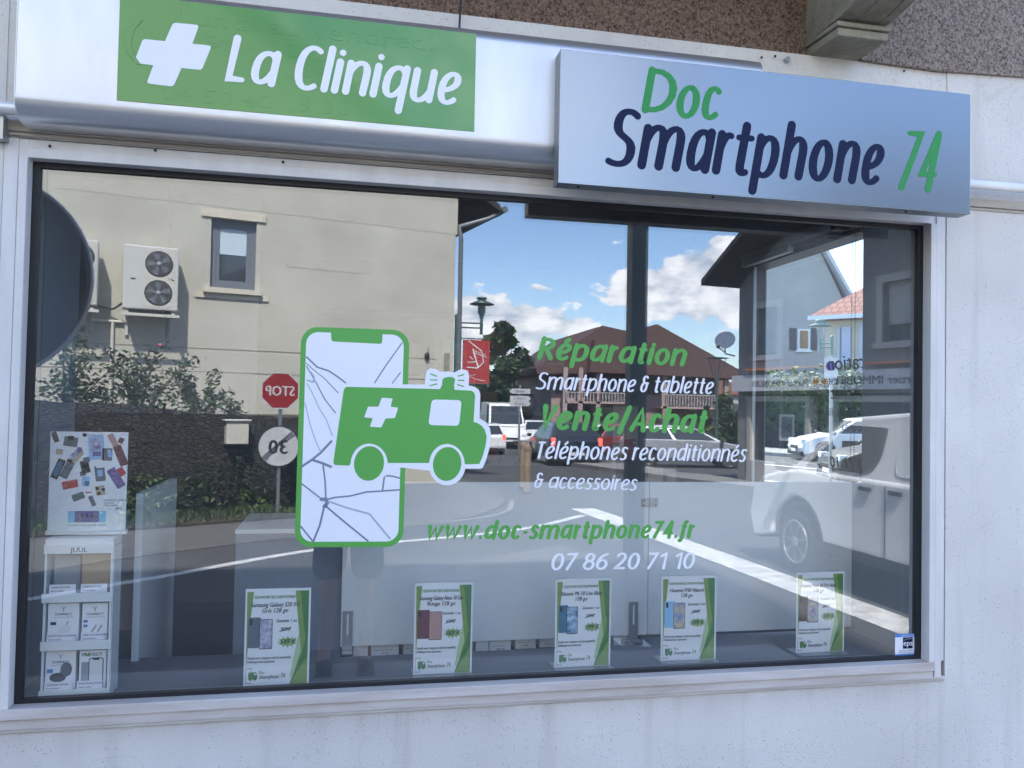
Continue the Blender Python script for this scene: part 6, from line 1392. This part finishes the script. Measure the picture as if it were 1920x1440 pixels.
# direction signs
ds = thing('direction_sign', 'stack of white direction arrows on a post beside the dark tree', 'road sign', Mi(xat(974, 34), 34, -.70)); m = MB(); m.cyl((0, 0, 0), (0, 0, 3.25), .05, 'steel', 8); m.build('post', ds)
for z, d_, s_ in ((2.95, -1, 'MAIRIE'), (2.62, 1, 'ANNECY'), (2.38, 1, 'CENTRE')):
    m = MB(); x0_, x1_ = -.48, .40; ring = [(d_*x0_, z-.12), (d_*x1_, z-.12), (d_*(x1_+.12), z), (d_*x1_, z+.12), (d_*x0_, z+.12)]; m.prism([(x, .06, zz_) for x, zz_ in ring], (0, .02, 0), 'signgrey'); text(m, s_, (0, .085, z-.06), .15, 'ink', ux=(-1, 0, 0), align='c'); m.build('arrow_plate', ds)
# timber bollards
for u, lb in ((981, 'taller timber bollard in front of the dark blue estate car'), (989, 'shorter timber bollard just beside the first one')):
    Y = 14.2 if u == 981 else 13.2; p = aty(u, 850, Y); t = MB(); t.lathe([(.075, 0), (.075, .78), (.068, .80), (.078, .82), (.078, .87), (.06, .93), (.001, .95)], 'bollard', n=14); o = t.build('bollard'); o.location = Mi(p.x, Y, ZR); tag(o, lb, 'bollard', 'timber bollards at the junction')
# a motor scooter and pedestrians in the traffic, small

# ================================================================== side street, seen through the side window
def through(u, v, D): d = ray(u, v); return CAM+d*D     # D = distance along the view axis
hs = thing('grey_gabled_house', 'pale grey gabled house with dark shutters beyond the side window', 'building', (0, 0, 0))
P1 = through(1380, 772, 48); P2 = through(1600, 772, 48); ux_ = (P2-P1); ux_.z = 0; wlen = ux_.length; ang = math.atan2(ux_.y, ux_.x)
hs.location = (P1.x, P1.y, ZR); hs.rotation_euler.z = ang
def hsl(u, v): 
    p = through(u, v, 48); s = (p-P1); return s.x*math.cos(ang)+s.y*math.sin(ang), p.z-ZR
mb = MB(); g1 = hsl(1541, 470); g2 = hsl(1600, 595); g0 = hsl(1470, 420)
mb.prism([(-9, 0, 0), (wlen+2, 0, 0), (g2[0], 0, g2[1]-.1), (g1[0], 0, g1[1]), (g0[0]-2, 0, g0[1]+3.2), (-9, 0, 11)], (0, 8, 0), 'pale_grey'); mb.build('wall', hs)
mb = MB(); mb.prism([(g0[0]-3, -.5, g0[1]+5.2), (g1[0], -.5, g1[1]+.15), (g2[0]+.8, -.5, g2[1]-.6), (g2[0]+.8, -.5, g2[1]-.35), (g1[0]+.1, -.5, g1[1]+.4), (g0[0]-3, -.5, g0[1]+5.5)], (0, 9, 0), 'fascia'); mb.build('roof', hs)
a = hsl(1496, 656); b = hsl(1520, 617); mb = MB(); mb.box(a[0], b[0], -.06, 0, a[1], b[1], 'signwhite'); w_ = mb.build('window', hs)
mb = MB(); mb.box(a[0]+.12, b[0]-.12, -.09, -.061, a[1]+.1, b[1]-.1, 'winglass'); mb.build('pane', w_); mb = MB(); mx_ = (a[0]+b[0])/2; mb.box(mx_-.16, mx_+.16, -.12, -.091, a[1]+.1, b[1]-.1, 'wood'); mb.box(a[0]-.1, b[0]+.1, -.15, -.0, a[1]-.12, a[1], 'signwhite'); mb.build('frame', w_)
for u0, u1 in ((1481, 1494), (1522, 1533)): p = hsl(u0, 656); q = hsl(u1, 615); mb = MB(); mb.box(p[0], q[0], -.08, -.01, p[1], q[1], 'shut_dark'); mb.build('shutter', hs)
hc = thing('cream_house', 'cream house with red clay tile roof and pale blue shutters', 'building', (0, 0, 0))
Q1 = through(1546, 772, 34); hc.location = (Q1.x, Q1.y, ZR); hc.rotation_euler.z = ang-R(38)
av = Vector((math.cos(ang-R(38)), math.sin(ang-R(38)), 0)); nv = Vector((-av.y, av.x, 0))
def hcl(u, v):
    d = ray(u, v); t = (Q1-CAM).dot(nv)/d.dot(nv); p = CAM+d*t; return (p-Q1).dot(av), p.z-ZR
e0 = hcl(1550, 598); e1 = hcl(1617, 583)
mb = MB(); mb.box(0, 9, 0, 8, 0, e0[1]-.1, 'cream'); mb.build('wall', hc)
er = e0[1]; mb = MB(); mb.prism([(-.5, -.5, er), (9.5, -.5, er), (9.5, 4, er+3.1), (3.4, 4, er+3.1)], (0, 0, .12), 'redtile'); mb.prism([(-.5, -.5, er), (3.4, 4, er+3.1), (-.5, 8.5, er)], (0, 0, .12), 'redtile'); mb.build('roof', hc)
mb = MB(); mb.box(-.55, 9.5, -.62, -.5, er-.08, er+.10, 'signwhite'); mb.build('gutter', hc)
for u0, u1 in ((1571, 1576), (1579, 1596)): p = hcl(u0, 690 if u0 < 1575 else 686); q = hcl(u1, 613); mb = MB(); mb.box(p[0], q[0], -.10, -.02, hcl(u1, 672)[1]-.35, q[1], 'shut_blue'); mb.build('shutter', hc)
p = hcl(1612, 700); mb = MB(); mb.box(p[0], p[0]+.6, -.10, -.02, p[1], hcl(1612, 605)[1], 'shut_blue'); mb.build('shutter', hc)
# hedge, low wall, pavement
hw = MB(); q0 = through(1370, 800, 36); q1 = through(1660, 800, 30); 
dv2 = (q1-q0); dv2.z = 0; an2 = math.atan2(dv2.y, dv2.x); ln = dv2.length
hw.box(0, ln, 0, .4, 0, .85, 'stone'); o = hw.build('garden_wall'); o.location = (q0.x, q0.y, ZR); o.rotation_euler.z = an2; tag(o, 'dark low garden wall beyond the side street', 'wall')
rg = random.Random(31); hd = thing('hedge', 'overgrown green hedge above the garden wall', 'hedge', (q0.x, q0.y, ZR), an2)
mb = MB()
x = -.5
while x < ln+.5:
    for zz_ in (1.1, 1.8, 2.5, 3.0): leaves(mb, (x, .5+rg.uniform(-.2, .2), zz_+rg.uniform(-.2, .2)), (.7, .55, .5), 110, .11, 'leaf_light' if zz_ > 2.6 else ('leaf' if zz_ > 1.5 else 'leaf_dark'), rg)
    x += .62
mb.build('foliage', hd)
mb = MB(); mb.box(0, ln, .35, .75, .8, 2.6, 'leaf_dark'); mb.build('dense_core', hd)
fo = MB(); fo.box(-2, ln+3, -3.2, 0, -.01, .13, 'pave'); fo.box(-2, ln+3, -3.4, -3.202, -.01, .125, 'kerb'); o = fo.build('side_pavement'); o.location = (q0.x, q0.y, ZR); o.rotation_euler.z = an2; struct(o)
fo = MB(); fo.box(-4, ln+6, -7.8, -7.6, .001, .004, 'marking'); fo.box(-4, ln+6, -12.6, -12.45, .001, .004, 'marking'); o = fo.build('side_road_marking'); o.location = (q0.x, q0.y, ZR); o.rotation_euler.z = an2; struct(o)
# lamp and parking sign
p = through(1538, 604, 26); s_lamp = lamp('pale green bell street lamp in front of the cream house', p.x, p.y, p.z, 1, real=True, arm=.42, mcol='lamppale', s=.9)
p = through(1558, 688, 17); t = thing('no_parking_sign', 'white plate with a round blue and red no parking sign beyond the side window', 'road sign', (p.x, p.y, ZR), R(-35)); z = p.z-ZR
m = MB(); m.cyl((0, .03, 0), (0, .03, z+.25), .03, 'steel', 8); m.build('post', t)
m = MB(); m.box(-.135, .135, -.01, .01, z-.24, z+.20, 'signwhite'); m.prism([(.10*math.cos(R(15*i)), -.012, z+.02+.10*math.sin(R(15*i))) for i in range(24)], (0, -.004, 0), 'signred'); m.prism([(.078*math.cos(R(15*i)), -.018, z+.02+.078*math.sin(R(15*i))) for i in range(24)], (0, -.004, 0), 'signblue'); m.poly([(-.065, -.024, z+.075), (-.052, -.024, z+.085), (.065, -.024, z-.035), (.052, -.024, z-.045)][::-1], 'signred'); m.build('plate', t)
m = MB(); m.box(-.09, .09, -.01, .01, z-.36, z-.26, 'signwhite'); m.prism([(-.05, -.012, z-.31), (.03, -.012, z-.285), (.03, -.012, z-.335)], (0, -.002, 0), 'ink'); m.build('arrow_plate', t)

# ================================================================== the photographer (reflected, mostly behind the phone sticker)
def skin_obj(name, V, E, Rr, m, parent, sub=2):
    me = bpy.data.meshes.new(name); me.from_pydata(V, E, []); o = bpy.data.objects.new(name, me); col.objects.link(o)
    sk = o.modifiers.new('s', 'SKIN'); sk.use_smooth_shade = True
    lay = me.skin_vertices[0] if me.skin_vertices else None
    if lay is None:
        bm = bmesh.new(); bm.from_mesh(me); bm.verts.layers.skin.verify(); bm.to_mesh(me); bm.free(); lay = me.skin_vertices[0]
    for i, r_ in enumerate(Rr):
        lay.data[i].radius = r_ if isinstance(r_, tuple) else (r_, r_); lay.data[i].use_root = (i == 0)
    sb = o.modifiers.new('b', 'SUBSURF'); sb.levels = sub; sb.render_levels = sub
    dg = bpy.context.evaluated_depsgraph_get(); nm = bpy.data.meshes.new_from_object(o.evaluated_get(dg)); bpy.data.objects.remove(o)
    nm.materials.clear(); nm.materials.append(X[m] if isinstance(m, str) else m)
    for p_ in nm.polygons: p_.use_smooth = True; p_.material_index = 0
    n = bpy.data.objects.new(name, nm); col.objects.link(n); n.parent = parent; return n
ph = thing('person', 'photographer in navy shorts holding up a phone, reflected behind the phone sticker', 'person', (.83, -2.62, 0))
# local: +y faces the shop
V = [(0, 0, .95), (0, 0, 1.15), (0, .0, 1.36), (0, 0, 1.49), (0, .01, 1.58), (0, .03, 1.66), (0, .03, 1.74),
     (.17, 0, 1.42), (.25, .03, 1.20), (.12, .25, 1.36), (.07, .31, 1.43), (-.17, 0, 1.42), (-.25, .03, 1.20), (-.12, .25, 1.36), (-.07, .31, 1.43),
     (.09, 0, .86), (.10, .02, .50), (.11, -.02, .09), (.11, .10, .04), (-.09, 0, .86), (-.11, .02, .50), (-.13, -.02, .09), (-.14, .10, .04)]
E_ = [(0, 1), (1, 2), (2, 3), (3, 4), (4, 5), (5, 6), (2, 7), (7, 8), (8, 9), (9, 10), (2, 11), (11, 12), (12, 13), (13, 14), (0, 15), (15, 16), (16, 17), (17, 18), (0, 19), (19, 20), (20, 21), (21, 22)]
Rr = [(.15, .11), (.14, .10), (.15, .10), .055, .062, (.075, .09), .07, .055, .045, .034, .03, .055, .045, .034, .03, .085, .06, .042, .035, .085, .06, .042, .035]
skin_obj('body', V, E_, Rr, 'skin', ph)
skin_obj('tshirt', [(0, 0, .92), (0, 0, 1.15), (0, 0, 1.37), (0, 0, 1.47), (.18, 0, 1.42), (.23, .02, 1.27), (-.18, 0, 1.42), (-.23, .02, 1.27)], [(0, 1), (1, 2), (2, 3), (2, 4), (4, 5), (2, 6), (6, 7)], [(.175, .13), (.165, .12), (.17, .115), .075, .072, .065, .072, .065], 'shirt', ph)
skin_obj('shorts', [(0, 0, .98), (0, 0, .88), (.10, 0, .80), (.115, .01, .50), (-.10, 0, .80), (-.125, .01, .50)], [(0, 1), (1, 2), (2, 3), (1, 4), (4, 5)], [(.165, .125), (.165, .13), .115, .105, .115, .105], 'shorts', ph)
m = MB(); m.ell((0, .0, 1.70), (.085, .105, .095), 'hair', 16, 10); m.build('hair', ph)
m = MB()
for s in (-1, 1): m.ell((s*.03, .115, 1.655), (.012, .008, .008), 'ink', 8, 6); m.ell((s*.082, .02, 1.64), (.012, .02, .03), 'skin', 8, 6)
m.ell((0, .128, 1.625), (.013, .018, .022), 'skin', 8, 6); m.ell((0, .112, 1.59), (.024, .008, .007), 'rose_print', 8, 6); m.build('face', ph)
for s in (-1, 1):
    for k in range(4): skin_obj('finger', [(s*.07, .315, 1.41+k*.019), (s*.085, .345, 1.412+k*.019), (s*.066, .362, 1.412+k*.019)], [(0, 1), (1, 2)], [.009, .008, .007], 'skin', ph, 1)
    skin_obj('thumb', [(s*.06, .31, 1.40), (s*.05, .325, 1.425), (s*.035, .335, 1.45)], [(0, 1), (1, 2)], [.011, .010, .008], 'skin', ph, 1)
for s in (-1, 1):
    m = MB(); m.ell((s*.12-.01, .05, .03), (.05, .135, .045), 'trim', 12, 8); m.box(s*.12-.06, s*.12+.04, -.08, .18, -.0, .02, 'black'); m.build('shoe', ph, bevel=.004)
m = MB(); m.box(-.075, .075, 0, .008, -.038, .038, 'ink'); o = m.build('mobile_phone', bevel=.004); o.location = (.8097, -2.245, 1.572); tag(o, 'dark phone held up by the photographer', 'phone')
